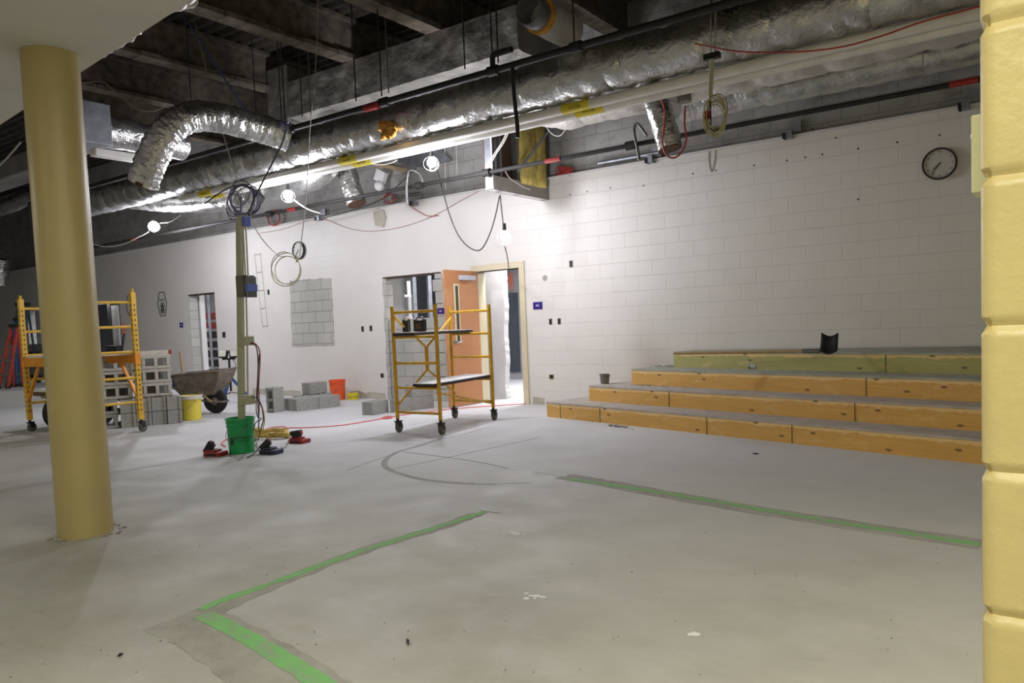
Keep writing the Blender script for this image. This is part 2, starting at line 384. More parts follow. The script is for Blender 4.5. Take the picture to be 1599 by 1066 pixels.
# low white soffit over the camera, its edge runs past the tan column
P0, P1 = FL(300, 0, 3.04), FL(0, 195, 3.04); dr = (P1-P0)/(P1.x-P0.x)
a, b = P0+dr*(1.6-P0.x), P0+dr*(-30-P0.x)
struct('ceiling_soffit', MB().prism([(a.x, -4, 3.04), (a.x, a.y, 3.04), (b.x, b.y, 3.04), (b.x, -4, 3.04)], (0, 0, .12)), 'soffit')
struct('wall_front_fascia', MB().prism([(a.x, a.y, 3.16), (b.x, b.y, 3.16), (b.x, b.y-.15, 3.16), (a.x, a.y-.15, 3.16)], (0, 0, 2.6)), 'gyp')
# rooms behind the far wall
yb = FL(800, 592).y
struct('wall_back_room', MB().box((-14, yb+.1, 1.4), (32, .2, 2.8)), 'greywall')
struct('ceiling_back_room', MB().box((-14, (D+TH+yb)/2, 2.85), (32, yb-D-TH+.2, .1)), 'greywall')
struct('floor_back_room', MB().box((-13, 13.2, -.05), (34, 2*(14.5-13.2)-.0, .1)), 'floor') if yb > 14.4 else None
# raw reveals
rv = MB()
for xx, z, sgn in ((xA0, zA, 1), (xL0, zL, 1), (xF0, zF, 1), (xA1, zA, -1), (xL1, zL, -1), (xF1, zF, -1)):
    rv.box((xx+sgn*.006, D+TH/2-.003, z/2), (.012, TH+.004, z))
struct('trim_2', rv, 'infill')
lt = MB()
for a_, b_, z in ((xA0, xA1, zA), (xL0, xL1, zL)): lt.box(((a_+b_)/2, D+TH/2, z-.012), (b_-a_, TH+.02, .024))
struct('trim_3', lt, 'rust')
def jag(pts, amp, step=.06, axis=0):
    out = []
    for i in range(len(pts)):
        p, q = Vector(pts[i]), Vector(pts[(i+1) % len(pts)]); k = max(1, int((q-p).length/step))
        for j in range(k):
            r = p.lerp(q, j/k)
            if j: r = r+Vector((random.uniform(-amp, amp), 0, random.uniform(-amp, amp)))
            out.append(r)
    return out
# window opening bricked up with bare grey blocks
pw = [WL(*p, .0) for p in ((453, 438), (517, 434), (522.5, 539), (457, 540.5))]
struct('window_1', MB().prism([(p.x, D+.001, p.z) for p in jag(pw, .012)], (0, -.012, 0)), 'infill')
# bare block infill of the cut doorway, left standing to chest height, and the toothed edge of cut blocks
zi = PY(650, 497, D+.04).z
struct('wall_infill', MB().box(((xA0+xA1)/2, D+.1, zi/2), (xA1-xA0-.03, .14, zi)), 'infill')
lj = [WL(603, 430), WL(610, 430)]
jl = jag([(xA0-.02, 0, 0), (xA0-.02, 0, zA), (xA0+.05, 0, zA), (xA0+.05, 0, 0)], .014, .09)
struct('trim_4', MB().prism([(p.x, D-.006, max(0, p.z)) for p in jl], (0, .02, 0)), 'infill')
tb = MB(); zz = .0; k = 0
while zz < zA-.05:
    h = min(.2032, zA-zz-.02)
    if k % 2 == 0: tb.box((xA1-.06, D+.09, zz+h/2), (.16, .196, h-.008))
    else: tb.box((xA1-.08, D+.08, zz+h/2), (.22, .18, h-.01))
    zz += .2032; k += 1
struct('trim_5', tb, 'infill')
wb = MB()
for k in (3, 5, 7, 9): wb.box((xA1-.055, D-.002, .2032*k+.1), (.12, .012, .196))
struct('trim_6', wb, 'white')
# pale scars along the foot of the far wall
ft = MB()
for u0, u1 in ((395, 470), (545, 602), (832, 850)):
    a_, b_ = xw(u0, 615), xw(u1, 618)
    ft.prism([(p.x, D-.001, max(.0, p.z)) for p in jag([(a_, 0, 0), (b_, 0, 0), (b_, 0, .10), (a_, 0, .12)], .02, .12)], (0, -.004, 0))
struct('baseboard_back', ft, 'putty')
# low platform at the far left
q0, q1 = FL(0, 634), FL(75, 631.5); dd = (q1-q0).normalized(); zp = HZ(q0, 0, 611)
pa, pb = q0-dd*6, q0+dd*((-15.9-q0.x)/dd.x)
if pb.y > D-.1: pb = q0+dd*((D-.1-q0.y)/dd.y)
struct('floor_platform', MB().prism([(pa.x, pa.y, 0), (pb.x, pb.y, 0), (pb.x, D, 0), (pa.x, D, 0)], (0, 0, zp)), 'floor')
# foreground yellow block wall end with a bullnose corner
Pp = EYE+ray(1530, 533)*1.05
yp = Pp.y; br = .022; prof = [(1.6, yp)]
xe = Pp.x
for i in range(9):
    t = i/8*math.pi/2; prof.append((xe+br-br*math.sin(t), yp+br-br*math.cos(t)))
prof += [(xe, yp+.2), (1.6, yp+.2)]
ctr = Vector((.6, yp+.1, 0))
pl = MB(); zs = []; zj = []
for v in (48, 287, 521, 752, 968): zj.append((EYE+ray(1556, v)*1.05).z)
st_ = (zj[0]-zj[-1])/4; z = zj[-1]-st_*round((zj[-1]+.02)/st_)
lv = []
while z < 3.1: lv.append(z); z += st_
rings = []
for z in lv:
    for dz, ins in ((-.012, 0.), (-.006, .004), (0, .007), (.006, .004), (.012, 0.)): rings.append((max(0, z+dz), ins))
    for i in range(1, 12): rings.append((max(0, z+st_*i/12), 0.))
rings = sorted(rings)
# finer section so that the painted block face can carry its pitted relief
pf = []
for i in range(40): pf.append((1.6-(1.6-xe-br)*min(1, (i/39))**.45, yp))
pf += prof[2:]
k = len(pf); V = []
for z, ins in rings:
    for (x_, y_) in pf:
        dx, dy = x_-ctr.x, y_-ctr.y
        nz = noise.noise(Vector((x_*70, y_*70, z*70)))*.0008
        V.append((x_+(ins if x_ < xe+.012 else 0), y_+(ins if y_ < yp+.012 else 0)+(nz if y_ < yp+.02 else 0), z))
Fc = []
for i in range(len(rings)-1):
    for j in range(k): Fc.append((i*k+j, i*k+(j+1) % k, (i+1)*k+(j+1) % k, (i+1)*k+j))
pl.add(V, Fc); struct('wall_pillar', pl, 'pillar', smooth=True)
# ------------------------------------------------------------------ column
A_, B_ = FL(90, 838), FL(178, 828); c0 = (A_+B_)/2
vdir = Vector((c0.x, c0.y, 0)).normalized(); rad = (A_-B_).length/2
cc = c0+vdir*.02
col = MB().lathe([(rad, 0), (rad, 3.04)], (cc.x, cc.y, 0), 64)
tag(col.build('round_column', 'column', smooth=True), 'thick round tan-painted column rising from the floor to the white soffit', 'column')
pu = MB()
for i in range(26):
    a_ = random.uniform(0, 6.28); pu.blob((cc.x+math.cos(a_)*(rad+.03+random.random()*.05), cc.y+math.sin(a_)*(rad+.03+random.random()*.05), .003), random.uniform(.006, .02), 6, .4, .35)
o = pu.build('concrete_crumbs', 'chip'); tag(o, 'crumbs of broken concrete around the foot of the tan column', 'rubble'); o['kind'] = 'stuff'
# switch plate on the hidden side of the foreground wall end
P = EYE+ray(1523, 240)*1.2; zt, zb_ = (EYE+ray(1520, 181)*1.2).z, (EYE+ray(1520, 301)*1.2).z
xa_ = (EYE+ray(1516.5, 240)*1.2).x; yy = (EYE+ray(1516.5, 240)*1.2).y
t = thing('switch_box', 'cream wall box peeking out behind the edge of the yellow block wall', 'switch box', (xe, yy, (zt+zb_)/2))
MB().box(((xa_+xe)/2, yy+.035, (zt+zb_)/2), (xe-xa_, .07, zt-zb_)).build('box_body', 'creampanel', t, bev=.002)
MB().lathe([(.0, .003), (.003, .0028), (.005, 0)], (xa_, yy+.02, (EYE+ray(1514, 210)*1.2).z), 12, Matrix(((0, 0, -1), (0, 1, 0), (1, 0, 0)))).build('screw', 'white', t, True)
# ------------------------------------------------------------------ tiered steps
Lp = [((853, 629), (854, 650.5)), ((919, 603), (920, 625.5)), ((985, 576), (986.5, 600)), ((1051.5, 548), (1052, 573))]
Rp = [((1527, 689.7), (1527, 726)), ((1527, 636.8), (1527, 673)), ((1527, 591.8), (1527, 627.6)), ((1527, 551), (1527, 584.4))]
ang = R(-16.0); ex = Vector((math.cos(ang), math.sin(ang), 0)); ey = Vector((-ex.y, ex.x, 0))
ts = thing('tiered_steps', 'four broad wooden seating steps with dusty treads against the white block wall', 'steps', FL(854, 650.5))
tiers = []
for k in range(4):
    p = FL(*Lp[k][1], .2*k); tiers.append(p)
for k in range(4):
    p = tiers[k]; Ln = 5.9-.45*k+(.55*k if k else 0); Ln = 6.3-.55*k
    depth = (tiers[k+1]-p).dot(ey)+.02 if k < 3 else None
    zt = .2*(k+1)
    # tread polygon: nose line, clipped at the far wall
    a_ = p; b_ = p+ex*Ln
    yw = D-.004
    pts = [(a_.x, a_.y), (b_.x, b_.y)]
    # straight back to the wall from the right end and from the left end
    if k < 3:
        back = tiers[k+1]+ey*.02
        bl = a_+ey*((yw-a_.y)/ey.y)
        pts += [(b_.x, yw)] if False else [((b_+ey*(depth+.02)).x, (b_+ey*(depth+.02)).y)]
        # behind the next riser only 2 cm; left of it the tread runs on to the wall
        n0 = tiers[k+1]; nb = n0+ey*.0
        cl = Vector((n0.x+ey.x*((yw-n0.y)/ey.y), yw, 0))
        pts += [((n0+ey*.02).x, (n0+ey*.02).y), (cl.x, yw), (bl.x, yw)]
    else:
        bl = a_+ey*((yw-a_.y)/ey.y); pts += [(b_.x, yw), (bl.x, yw)]
    MB().prism([(x_, y_, zt-.022) for x_, y_ in pts], (0, 0, .022)).build('tread', 'tread' if k < 2 else 'treadgreen', ts, bev=.003)
    rb = L().box((Ln/2, .012+.004, .0895), (Ln, .024, .179-.0))
    # end return
    lw = max(.05, (yw-p.y)/ey.y-.03)
    rb.box((.012+.004, lw/2+.03, .0895), (.024, max(.02, lw-.06), .179))
    o = rb.build('riser', 'ply' if k < 3 else 'plygreen', ts); o.location = Vector((p.x, p.y, .2*k))-Vector(ts.location); o.rotation_euler = (0, 0, ang)
    for s_ in {0: (.27, 1.0, 2.6, 3.6), 1: (1.35, 3.6), 2: (3.1,), 3: (2.75,)}[k]:
        o = L().box((s_, .002, .0895), (.004, .006, .176)).build('joint', 'darkmetal', ts); o.location = Vector((p.x, p.y, .2*k))-Vector(ts.location); o.rotation_euler = (0, 0, ang)
def step_pt(k, s, d): q = tiers[k]+ex*s+ey*d; return Vector((q.x, q.y, .2*(k+1)))
# things lying on the steps
P = FL(944.5, 599, .4)
t = thing('small_pail', 'small grey plastic pail standing on the second step near its left end', 'bucket', (P.x, P.y, .4))
L().lathe([(0, .004), (.052, .004), (.055, .01), (.066, .118), (.07, .118), (.07, .13), (.064, .13), (.052, .012), (0, .012)], n=28).build('pail_body', 'greyb', t, True)
L().tube([(.07*math.cos(a*math.pi/10), .07*math.sin(a*math.pi/10), .118-.05*math.sin(a*math.pi/10)) for a in range(11)], .002, 6).build('handle', 'darkmetal', t)
P = FL(1174, 576, .6)
o = MB()
o.tube(cr([P+Vector((-.05, 0, .03)), P+Vector((0, .01, .04)), P+Vector((.05, 0, .03)), P+Vector((.09, -.02, .02))], 5), [.03]*11+[.026, .02, .014, .012, .012], 12, jit=.5, jsc=22)
tag(o.build('crumpled_bottle', 'plasticfilm', smooth=True), 'crumpled clear plastic bottle on the third step below the green riser', 'bottle')
# long-handled scraper shovel lying on the top step
Pa = FL(1052, 553, .82); Pb = PY(1258, 543, D-.25); Pb.z = .86; 
t = thing('shovel', 'long-handled shovel with black blade lying along the top step against the wall', 'shovel', (Pb.x, Pb.y, .8))
Ph = FL(1262, 548, .83)
dirn = (Ph-Vector((Pa.x, Pa.y, .83))).normalized()
MB().tube([Vector((Pa.x, Pa.y, .83)), Ph-dirn*.05], .017, 10).build('handle', 'handlewood', t, True)
MB().tube([Ph-dirn*.06, Ph+dirn*.12], [.021, .024], 10).build('socket', 'steel', t, True)
hb = L(); sd = Vector((-dirn.y, dirn.x, 0)); c_ = Ph+dirn*.12-Vector(t.location)
gv, gf = [], []
for i in range(7):
    for j in range(7):
        a_, b_ = i/6, j/6-.5; wd = .19*(1-.25*a_)
        q = c_+dirn*(a_*.17)+sd*(b_*wd)+Vector((0, 0, .045+.10*b_*2*.9+.05*(b_*b_)*4-.04*math.sin(a_*3)))
        gv.append(q)
for i in range(6):
    for j in range(6): gf.append((i*7+j, i*7+j+1, (i+1)*7+j+1, (i+1)*7+j))
hb.add(gv, gf); o = hb.build('blade', 'darkmetal', t, True); s_ = o.modifiers.new('thick', 'SOLIDIFY'); s_.thickness = .012
# little heaps of rubble on and before the steps
def heap(px, py, z, n, sx, sy, smax, label, mat='chip'):
    c_ = FL(px, py, z); m = MB()
    for i in range(n):
        q = c_+ex*random.gauss(0, sx)+ey*random.gauss(0, sy)
        r_ = random.uniform(.25, 1)**2*smax+.003; m.blob((q.x, q.y, z+r_*.35), r_, 6, .5, .6)
    o = m.build('rubble_heap', mat); o['kind'] = 'stuff'; tag(o, label, 'rubble')
heap(967, 666, 0, 60, .10, .04, .018, 'small grey rubble heap on the floor before the bottom step')
heap(1010, 602, .4, 40, .2, .04, .012, 'scattered grit on the second step right of the grey pail')
heap(1035, 572, .6, 40, .16, .05, .012, 'scattered grit on the third step left end')
# ================================================================== DOOR
fr = MB(); fw_ = .10
for x_ in (xD0-fw_/2+.02, xD1+fw_/2-.02): fr.box((x_, D+.09, (zD+.1)/2), (fw_, .24, zD+.1))
fr.box(((xD0+xD1)/2, D+.09, zD+.05), (xD1-xD0-.0, .238, .1))
o = struct('door_1', fr, 'cream', bev=.004)
XD = -7.66
dl = thing('door_leaf', 'oak veneer door with narrow vision slot standing open toward the room', 'door', (XD, D-.03, 0))
P = PX(696, 421, XD); pe = PX(702.5, 637, XD); y0 = pe.y; zt = HZ((XD, y0, 0), 694, 421)
Lw = D-.03-y0
MB().box((XD, D-.03-Lw/2, (zt+.012)/2), (.045, Lw, zt-.012)).build('leaf', 'door', dl, bev=.002)
vz = [PX(714, v, XD+.024) for v in (446, 533)]
yv = PX(713.5, 480, XD+.024).y
MB().box((XD+.026, yv, (vz[0].z+vz[1].z)/2), (.006, .13, vz[0].z-vz[1].z+.06)).build('vision_frame', 'cream', dl, bev=.003)
MB().box((XD+.0275, yv+.005, (vz[0].z+vz[1].z)/2), (.008, .06, vz[0].z-vz[1].z)).build('vision_glass', 'glass', dl)
c1, c2 = PX(718, 429, XD+.06), PX(741, 438, XD+.06)
MB().box((XD+.055, (c1.y+c2.y)/2, (c1.z+c2.z)/2), (.065, abs(c2.y-c1.y), .075)).build('door_closer', 'closer', dl, bev=.008)
o = MB().bar((XD+.05, c2.y-.05, c1.z+.03), (XD+.12, D+.03, zD-.01), .02, .012).build('closer_arm', 'steel', dl)
hp = PX(711, 535, XD+.03)
hm = MB().lathe([(.0, 0), (.03, 0), (.03, .012), (.012, .016), (.012, .055), (0, .055)], (XD+.024, hp.y, 1.0), 18, Matrix(((0, 0, 1), (0, 1, 0), (-1, 0, 0))))
hm.tube([(XD+.075, hp.y, 1.0), (XD+.075, hp.y+.11, 1.0)], .01, 8)
hm.build('lever_handle', 'galv', dl, True)
for z_ in (.25, 1.1, 1.95):
    MB().tube([(XD-.005, D-.028, z_-.055), (XD-.005, D-.028, z_+.055)], .009, 8).build('hinge', 'steel', dl)
# white wall stub with a torn edge just inside the door
ys = D+.55; a_ = PY(754, 430, ys); zt2 = 2.7
e0 = [PY(u, v, ys) for u, v in ((785, 424), (786, 455), (788, 480), (787, 520), (790, 560), (789, 600), (791, 618))]
ev = [(p.x, p.z) for p in e0]; ev[-1] = (ev[-1][0], 0)
poly = [(a_.x-.5, 0), (a_.x-.5, zt2), (ev[0][0]-.01, zt2)]
for i in range(len(ev)-1):
    for j in range(6):
        t_ = j/6; poly.append((ev[i][0]*(1-t_)+ev[i+1][0]*t_+random.uniform(-.006, .006), ev[i][1]*(1-t_)+ev[i+1][1]*t_))
poly.append(ev[-1])
struct('wall_stub', MB().prism([(x_, ys, z_) for x_, z_ in poly], (0, .12, 0)), 'whitegyp')
# dark panel on the rear wall of the room beyond, with orange marks above it
p1, p2 = PY(786, 458, yb), PY(813.5, 580, yb)
tag(MB().box(((p1.x+p2.x)/2-.25, yb-.02, (p1.z+p2.z)/2), (p2.x-p1.x+.5, .035, p1.z-p2.z)).build('wall_board', 'darkpanel', bev=.004), 'large dark slate board on the rear wall seen through the open doorway', 'board')
om = MB()
for (u, v), (u2, v2) in (((788, 422), (789, 432)), ((789, 432), (787, 440)), ((787, 442), (791, 448)), ((798, 425), (799, 450)), ((795, 432), (799, 452))):
    om.tube([PY(u, v, yb-.012), PY(u2, v2, yb-.012)], .022, 6)
tag(om.build('paint_scrawl', 'orangeb'), 'orange painted scrawl on the rear wall above the dark board', 'paint mark')
# studs and things behind the cut window opening
for i, (u, label) in enumerate(((644, 'bright steel wall stud left of centre behind the cut opening'), (668, 'bright steel wall stud at right behind the cut opening'))):
    p = PY(u, 460, D+.7)
    m = MB()
    m.box((p.x, D+.7, 1.35), (.04, .004, 2.7)); m.box((p.x-.02, D+.745, 1.35), (.004, .09, 2.7)); m.box((p.x+.02, D+.745, 1.35), (.004, .09, 2.7))
    tag(m.build('wall_stud', 'galv'), label, 'stud', 'studs behind the cut opening')
p1, p2 = PY(612, 430, D+1.0), PY(627, 430, D+1.0)
struct('wall_partition', MB().box(((p1.x+p2.x)/2, D+1.0, 1.35), (p2.x-p1.x, .1, 2.7)), 'whitegyp')
p1, p2 = PY(642, 430, D+1.3), PY(690, 430, D+1.3)
struct('wall_partition_grey', MB().box(((p1.x+p2.x)/2, D+1.35, 1.35), (p2.x-p1.x, .1, 2.7)), 'darkpanel')
p1, p2 = PY(628, 446, D+1.9), PY(641, 500, D+1.9)
t = thing('lit_shelf_rack', 'white metal rack glimpsed at left through the cut opening', 'rack', (p1.x, D+1.9, 0))
for x_ in (p1.x, p2.x): MB().box((x_, D+1.9, 1.1), (.05, .05, 2.2)).build('upright', 'white', t)
for z_ in (.5, 1.0, 1.45, 1.9): MB().box(((p1.x+p2.x)/2, D+1.95, z_), (p2.x-p1.x, .35, .05)).build('shelf', 'white', t)
# left doorway: white jamb board, steel post and a rack of black trays with a red top
p1, p2 = PY(301, 460, D+.3), PY(315, 460, D+.3)
struct('trim_7', MB().box(((p1.x+p2.x)/2, D+.3, 1.2), (p2.x-p1.x, .12, 2.4)), 'white')
yr = D+1.1
pp = PY(327, 500, D+.55)
tag(MB().tube([(pp.x, D+.55, 0), (pp.x, D+.55, 2.6)], .03, 10).build('steel_post', 'galv', smooth=True), 'bare galvanised post standing in the left doorway', 'post')
xr0, xr1 = PY(314, 500, yr).x, PY(342, 500, yr).x
t = thing('tray_rack', 'tall rack of black trays with a red top tray behind the left doorway', 'rack', ((xr0+xr1)/2, yr, 0))
for x_ in (xr0, xr1):
    for y_ in (yr, yr+.5): MB().box((x_, y_, 1.0), (.03, .03, 2.0)).build('upright', 'darkmetal', t)
for i in range(8):
    z_ = .12+.23*i; m = MB().box(((xr0+xr1)/2, yr+.25, z_), (xr1-xr0-.04, .5, .16))
    o = m.build('tray', 'black' if i < 6 else 'red', t, bev=.01)
    if i >= 6: o['label'] = 'red tray'
for z_ in (.48, .94, 1.4): MB().box(((xr0+xr1)/2-.05, yr-.02, z_), (.18, .02, .06)).build('white_label', 'white', t)
# ================================================================== WALL FIXTURES
def clock(u, v, hour, minute, label, dia=.34):
    p = WL(u, v); t = thing('wall_clock', label, 'clock', (p.x, D, p.z), 0, 'round wall clocks'); r_ = dia/2
    ax = Matrix(((1, 0, 0), (0, 0, -1), (0, 1, 0)))
    L().lathe([(r_*.9, .002), (r_, .002), (r_, .04), (r_-.004, .05), (r_-.014, .05), (r_-.018, .03)], (0, 0, 0), 48, ax).build('rim', 'black', t, True)
    L().lathe([(0, .03), (r_-.012, .03)], (0, 0, 0), 48, ax).build('dial', 'dial', t)
    num = L()
    for h in range(1, 13):
        a = R(90-30*h); num.add(*text_mb(str(h), .036, Matrix.Translation((math.cos(a)*r_*.76, -.0312, math.sin(a)*r_*.76)) @ UPR))
    for q in range(60):
        a = R(6*q); d_ = Vector((math.cos(a), 0, math.sin(a))); num.bar(d_*r_*.86+Vector((0, -.031, 0)), d_*r_*.885+Vector((0, -.031, 0)), .0022, .001)
    num.build('numerals', 'textblack', t)
    for nm, a, ln, wd in (('hour_hand', R(90-30*hour-minute*.5), r_*.5, .008), ('minute_hand', R(90-6*minute), r_*.72, .006)):
        d_ = Vector((math.cos(a), 0, math.sin(a))); L().bar(d_*-.02+Vector((0, -.036, 0)), d_*ln+Vector((0, -.036, 0)), wd, .003, (0, 1, 0)).build(nm, 'black', t)
    L().lathe([(0, .04), (.008, .04), (.008, .03)], (0, 0, 0), 14, ax).build('hub', 'black', t)
    return t
clock(1467.5, 256, 7, 36, 'black-rimmed round clock high on the block wall above the steps')
clock(468, 391, 7, 36, 'black-rimmed round clock on the wall by the hanging cable loops')
def sign(u, v, w_, h_, txt, label):
    p = WL(u, v); t = thing('room_sign', label, 'sign', (p.x, D, p.z), 0, 'purple room signs')
    L().box((0, -.006, 0), (w_, .012, h_)).build('plate', 'purple', t, bev=.003)
    num = L(); num.add(*text_mb(txt, h_*.42, Matrix.Translation((0, -.0128, 0)) @ UPR)); num.build('number', 'text', t)
sign(840, 477, .165, .11, '402', 'small purple room number sign on the wall right of the open doorway')
sign(688.5, 485.5, .15, .10, '403', 'small purple room number sign on the cut wall left of the oak door')
sign(283.5, 507.5, .13, .11, '404', 'small purple room sign left of the doorway with the black trays')
def plate(u, v, w_, h_, label, body='steel', hole='black', hs=.72, nm='electrical_box'):
    p = WL(u, v); t = thing(nm, label, 'electrical box', (p.x, D, p.z), 0, 'open electrical boxes in the far wall')
    m = L()
    for sx in (-1, 1): m.box((sx*w_*.44, -.004, 0), (w_*.12, .01, h_))
    for sz in (-1, 1): m.box((0, -.004, sz*h_*.45), (w_*.76, .01, h_*.1))
    m.build('box_rim', body, t)
    L().box((0, -.0015, 0), (w_*.76, .003, h_*.8)).build('box_hollow', hole, t)
    return t
plate(892, 412, .055, .10, 'dark open switch box highest on the white block wall')
plate(860, 502, .05, .09, 'dark open switch box, left of the pair below the purple sign')
plate(873.5, 501.5, .05, .09, 'dark open switch box, right of the pair below the purple sign')
plate(861.5, 588, .085, .07, 'open outlet box with yellow wires low on the wall beside the steps', 'creamwire')
plate(566.5, 513.5, .06, .10, 'dark open switch box, left of the pair between bricked window and cut doorway')
plate(579.5, 512.5, .06, .10, 'dark open switch box, right of the pair between bricked window and cut doorway')
plate(597, 586, .075, .075, 'dark open outlet box low beside the cut doorway')
plate(419.5, 456, .055, .10, 'dark open switch box left of the bricked-up window')
plate(350, 522.5, .11, .12, 'square dark grey cover plate right of the tray doorway', 'steel', 'darkmetal')
p = WL(367.5, 507); t = thing('light_switch', 'white light switch on the wall right of the tray doorway', 'switch', (p.x, D, p.z))
L().box((0, -.004, 0), (.08, .008, .12)).build('plate', 'white', t, bev=.002); L().box((0, -.011, 0), (.02, .008, .035)).build('toggle', 'white', t)
p = WL(440, 508)
# painted emblems on the far wall
def emblem(u, v, hx, hz, six, label):
    p = WL(u, v); t = thing('wall_emblem', label, 'emblem', (p.x, D, p.z), 0, 'outlined wall emblems')
    m = L(); k = 6 if six else 40
    pts = [(-.55, 1), (.55, 1), (1, 0), (.55, -1), (-.55, -1), (-1, 0)] if six else [(math.cos(2*math.pi*i/k), math.sin(2*math.pi*i/k)) for i in range(k)]
    P = [Vector((a*hx, -.004, b*hz)) for a, b in pts]
    for i in range(len(P)): m.bar(P[i], P[(i+1) % len(P)], .018, .006, (0, 1, 0))
    m.build('outline', 'textblack', t)
    n_ = L(); n_.add(*text_mb('Sports', hz*.34, Matrix.Translation((0, -.003, hz*.38)) @ UPR)); n_.build('lettering', 'darkmetal', t)
    g = L()
    for a, b, r_ in ((-.12, -.15, .24), (.2, -.1, .26), (-.2, -.6, .2), (.2, -.6, .22), (.0, -.38, .3)):
        g.tube([(a*hx+r_*hx*math.cos(q*.5236), -.003, b*hz+r_*hz*.9*math.sin(q*.5236)) for q in range(12)], .008, 5, closed=True)
    g.build('figure', 'darkmetal', t)
emblem(253.5, 474.5, .19, .27, True, 'six-sided black outlined emblem painted on the wall left of the tray doorway')
emblem(205, 476.5, .21, .28, False, 'oval black outlined emblem painted on the wall behind the far scaffold post')
# faint tall reinforcement ladder leaning marks : thin wire ladder hanging on wall right of the post
m = MB(); A0, A1, B0, B1 = WL(397, 395, .015), WL(410, 512, .015), WL(406, 394, .015), WL(418, 511, .015)
m.tube([A0, A1], .004, 5); m.tube([B0, B1], .004, 5)
for i in range(5): m.tube([A0.lerp(A1, (i+.1)/4.2), B0.lerp(B1, (i+.1)/4.2)], .005, 5)
tag(m.build('wire_reinforcement', 'conduit'), 'thin wire masonry reinforcement strip hanging on the white wall by the olive post', 'wire ladder')
# rough patch of mortar under the duct, small dark smudge right of door
m = MB()
pp_ = [WL(u, v) for u, v in ((585, 330), (600, 327), (604, 340), (600, 355), (588, 352), (585, 340))]
m.prism([(p.x, D-.001, p.z) for p in jag(pp_, .02, .1)], (0, -.03, 0))
tag(m.build('mortar_lump', 'putty'), 'rough mortar lump on the white wall below the flexible duct end', 'mortar')
p = WL(851, 434); m = MB().lathe([(0, .002), (.045, .002)], (p.x, D, p.z), 20, Matrix(((1, 0, 0), (0, 0, -1), (0, 1, 0))))
tag(m.build('wall_smudge', 'patch'), 'faint grey round smudge on the wall above the purple sign', 'stain')
# bolt holes along the top of the wall
HO = [(1118, 266), (1177.5, 258), (1228.5, 250.5), (1257.5, 245.5), (1284, 241), (1305, 215), (1340, 232), (1401, 222), (1467, 211), (1005, 290), (1082, 271), (953, 293), (917, 299), (890, 304), (1340, 311)]
for i, (u, v) in enumerate(HO):
    p = WL(u, v); od = ['leftmost', 'second', 'third', 'fourth', 'fifth', 'sixth', 'seventh', 'eighth', 'ninth', 'tenth', 'eleventh', 'twelfth', 'thirteenth', 'fourteenth', 'fifteenth']
    rk = sorted(range(len(HO)), key=lambda q: HO[q][0]).index(i)
    tag(MB().lathe([(0, .004), (.009, .004), (.011, 0)], (p.x, D, p.z), 10, Matrix(((1, 0, 0), (0, 0, -1), (0, 1, 0)))).build('anchor_hole', 'black'), 'dark anchor hole high on the block wall, %s counting from the left' % od[rk], 'hole', 'anchor holes in the block wall')
# steel angle brackets on the ledge
def bracket(u, v, label):
    p = WL(u, v); t = thing('angle_bracket', label, 'bracket', (p.x, D, p.z), 0, 'steel brackets on the wall ledge')
    L().box((-.03, -.05, -.03), (.1, .1, .09)).build('seat_angle', 'galv', t); L().box((.05, -.012, .06), (.12, .02, .13)).build('back_plate', 'galv', t)
    L().box((-.07, -.06, -.04), (.03, .11, .07)).build('dark_end', 'black', t)
for u, v, lb in ((1237, 207, 'steel angle bracket on the ledge above the middle of the block wall'), (1512, 161, 'steel angle bracket on the ledge nearest the yellow wall'), (1021, 246, 'steel angle bracket on the ledge below the hanging silver duct end'), (652, 314, 'steel angle bracket on the ledge left of the partition remnant'), (503, 338, 'steel angle bracket on the ledge above the round clock')): bracket(u, v, lb)
# ================================================================== NEAR SCAFFOLD
def caster(t, x_, y_, z1, rz, mat='caster'):
    q = Vector((x_, y_, 0)); ax = Matrix.Rotation(rz, 3, 'Z') @ Matrix(((0, 0, 1), (1, 0, 0), (0, 1, 0)))
    c_ = MB(); side = Matrix.Rotation(rz, 3, 'Z') @ Vector((1, 0, 0)); off = Matrix.Rotation(rz, 3, 'Z') @ Vector((0, .025, 0))
    c_.box(q+off*.5+Vector((0, 0, .135)), (.062, .09, .012), rz)
    for s_ in (-1, 1): c_.box(q+side*s_*.029+off*.6+Vector((0, 0, .098)), (.005, .05, .075), rz)
    c_.tube([q+Vector((0, 0, .135)), q+Vector((0, 0, z1))], .018, 10)
    o = c_.build('caster', 'darkmetal', t, True)
    w_ = MB().lathe([(.014, -.02), (.05, -.02), (.064, -.015), (.066, 0), (.064, .015), (.05, .02), (.014, .02)], q+off+Vector((0, 0, .066)), 26, ax)
    wo = w_.build('wheel', mat, o, True)
    h_ = MB().lathe([(0, -.024), (.03, -.024), (.034, -.019), (.034, .019), (.03, .024), (0, .024)], q+off+Vector((0, 0, .066)), 18, ax); h_.build('wheel_hub', 'steel', o, True)
SA, SB, SCn, SD = FL(622, 675), FL(689, 679), FL(709.5, 653), FL(771, 656)
SA = Vector((SA.x, SA.y, 0))
t = thing('rolling_scaffold', 'narrow yellow rolling scaffold on four casters before the open oak door', 'scaffold', ((SA+SD)/2))
tops = [HZ(SA, 612, 478), HZ(SB, 679, 478), HZ(SCn, 702, 476), HZ(SD, 765, 476)]; tz = sum(tops)/4
for p in (SA, SB, SCn, SD):
    MB().tube([(p.x, p.y, .17), (p.x, p.y, tz)], .0225, 14).build('post', 'yellow', t, True); caster(t, p.x, p.y, .2, R(12))
    for zc in (.28, tz-.12): pass
zr = [HZ(SA, 621, 643), HZ(SA, 619, 605), HZ(SA, 617, 567), HZ(SA, 615, 527), HZ(SA, 613, 488.5)]
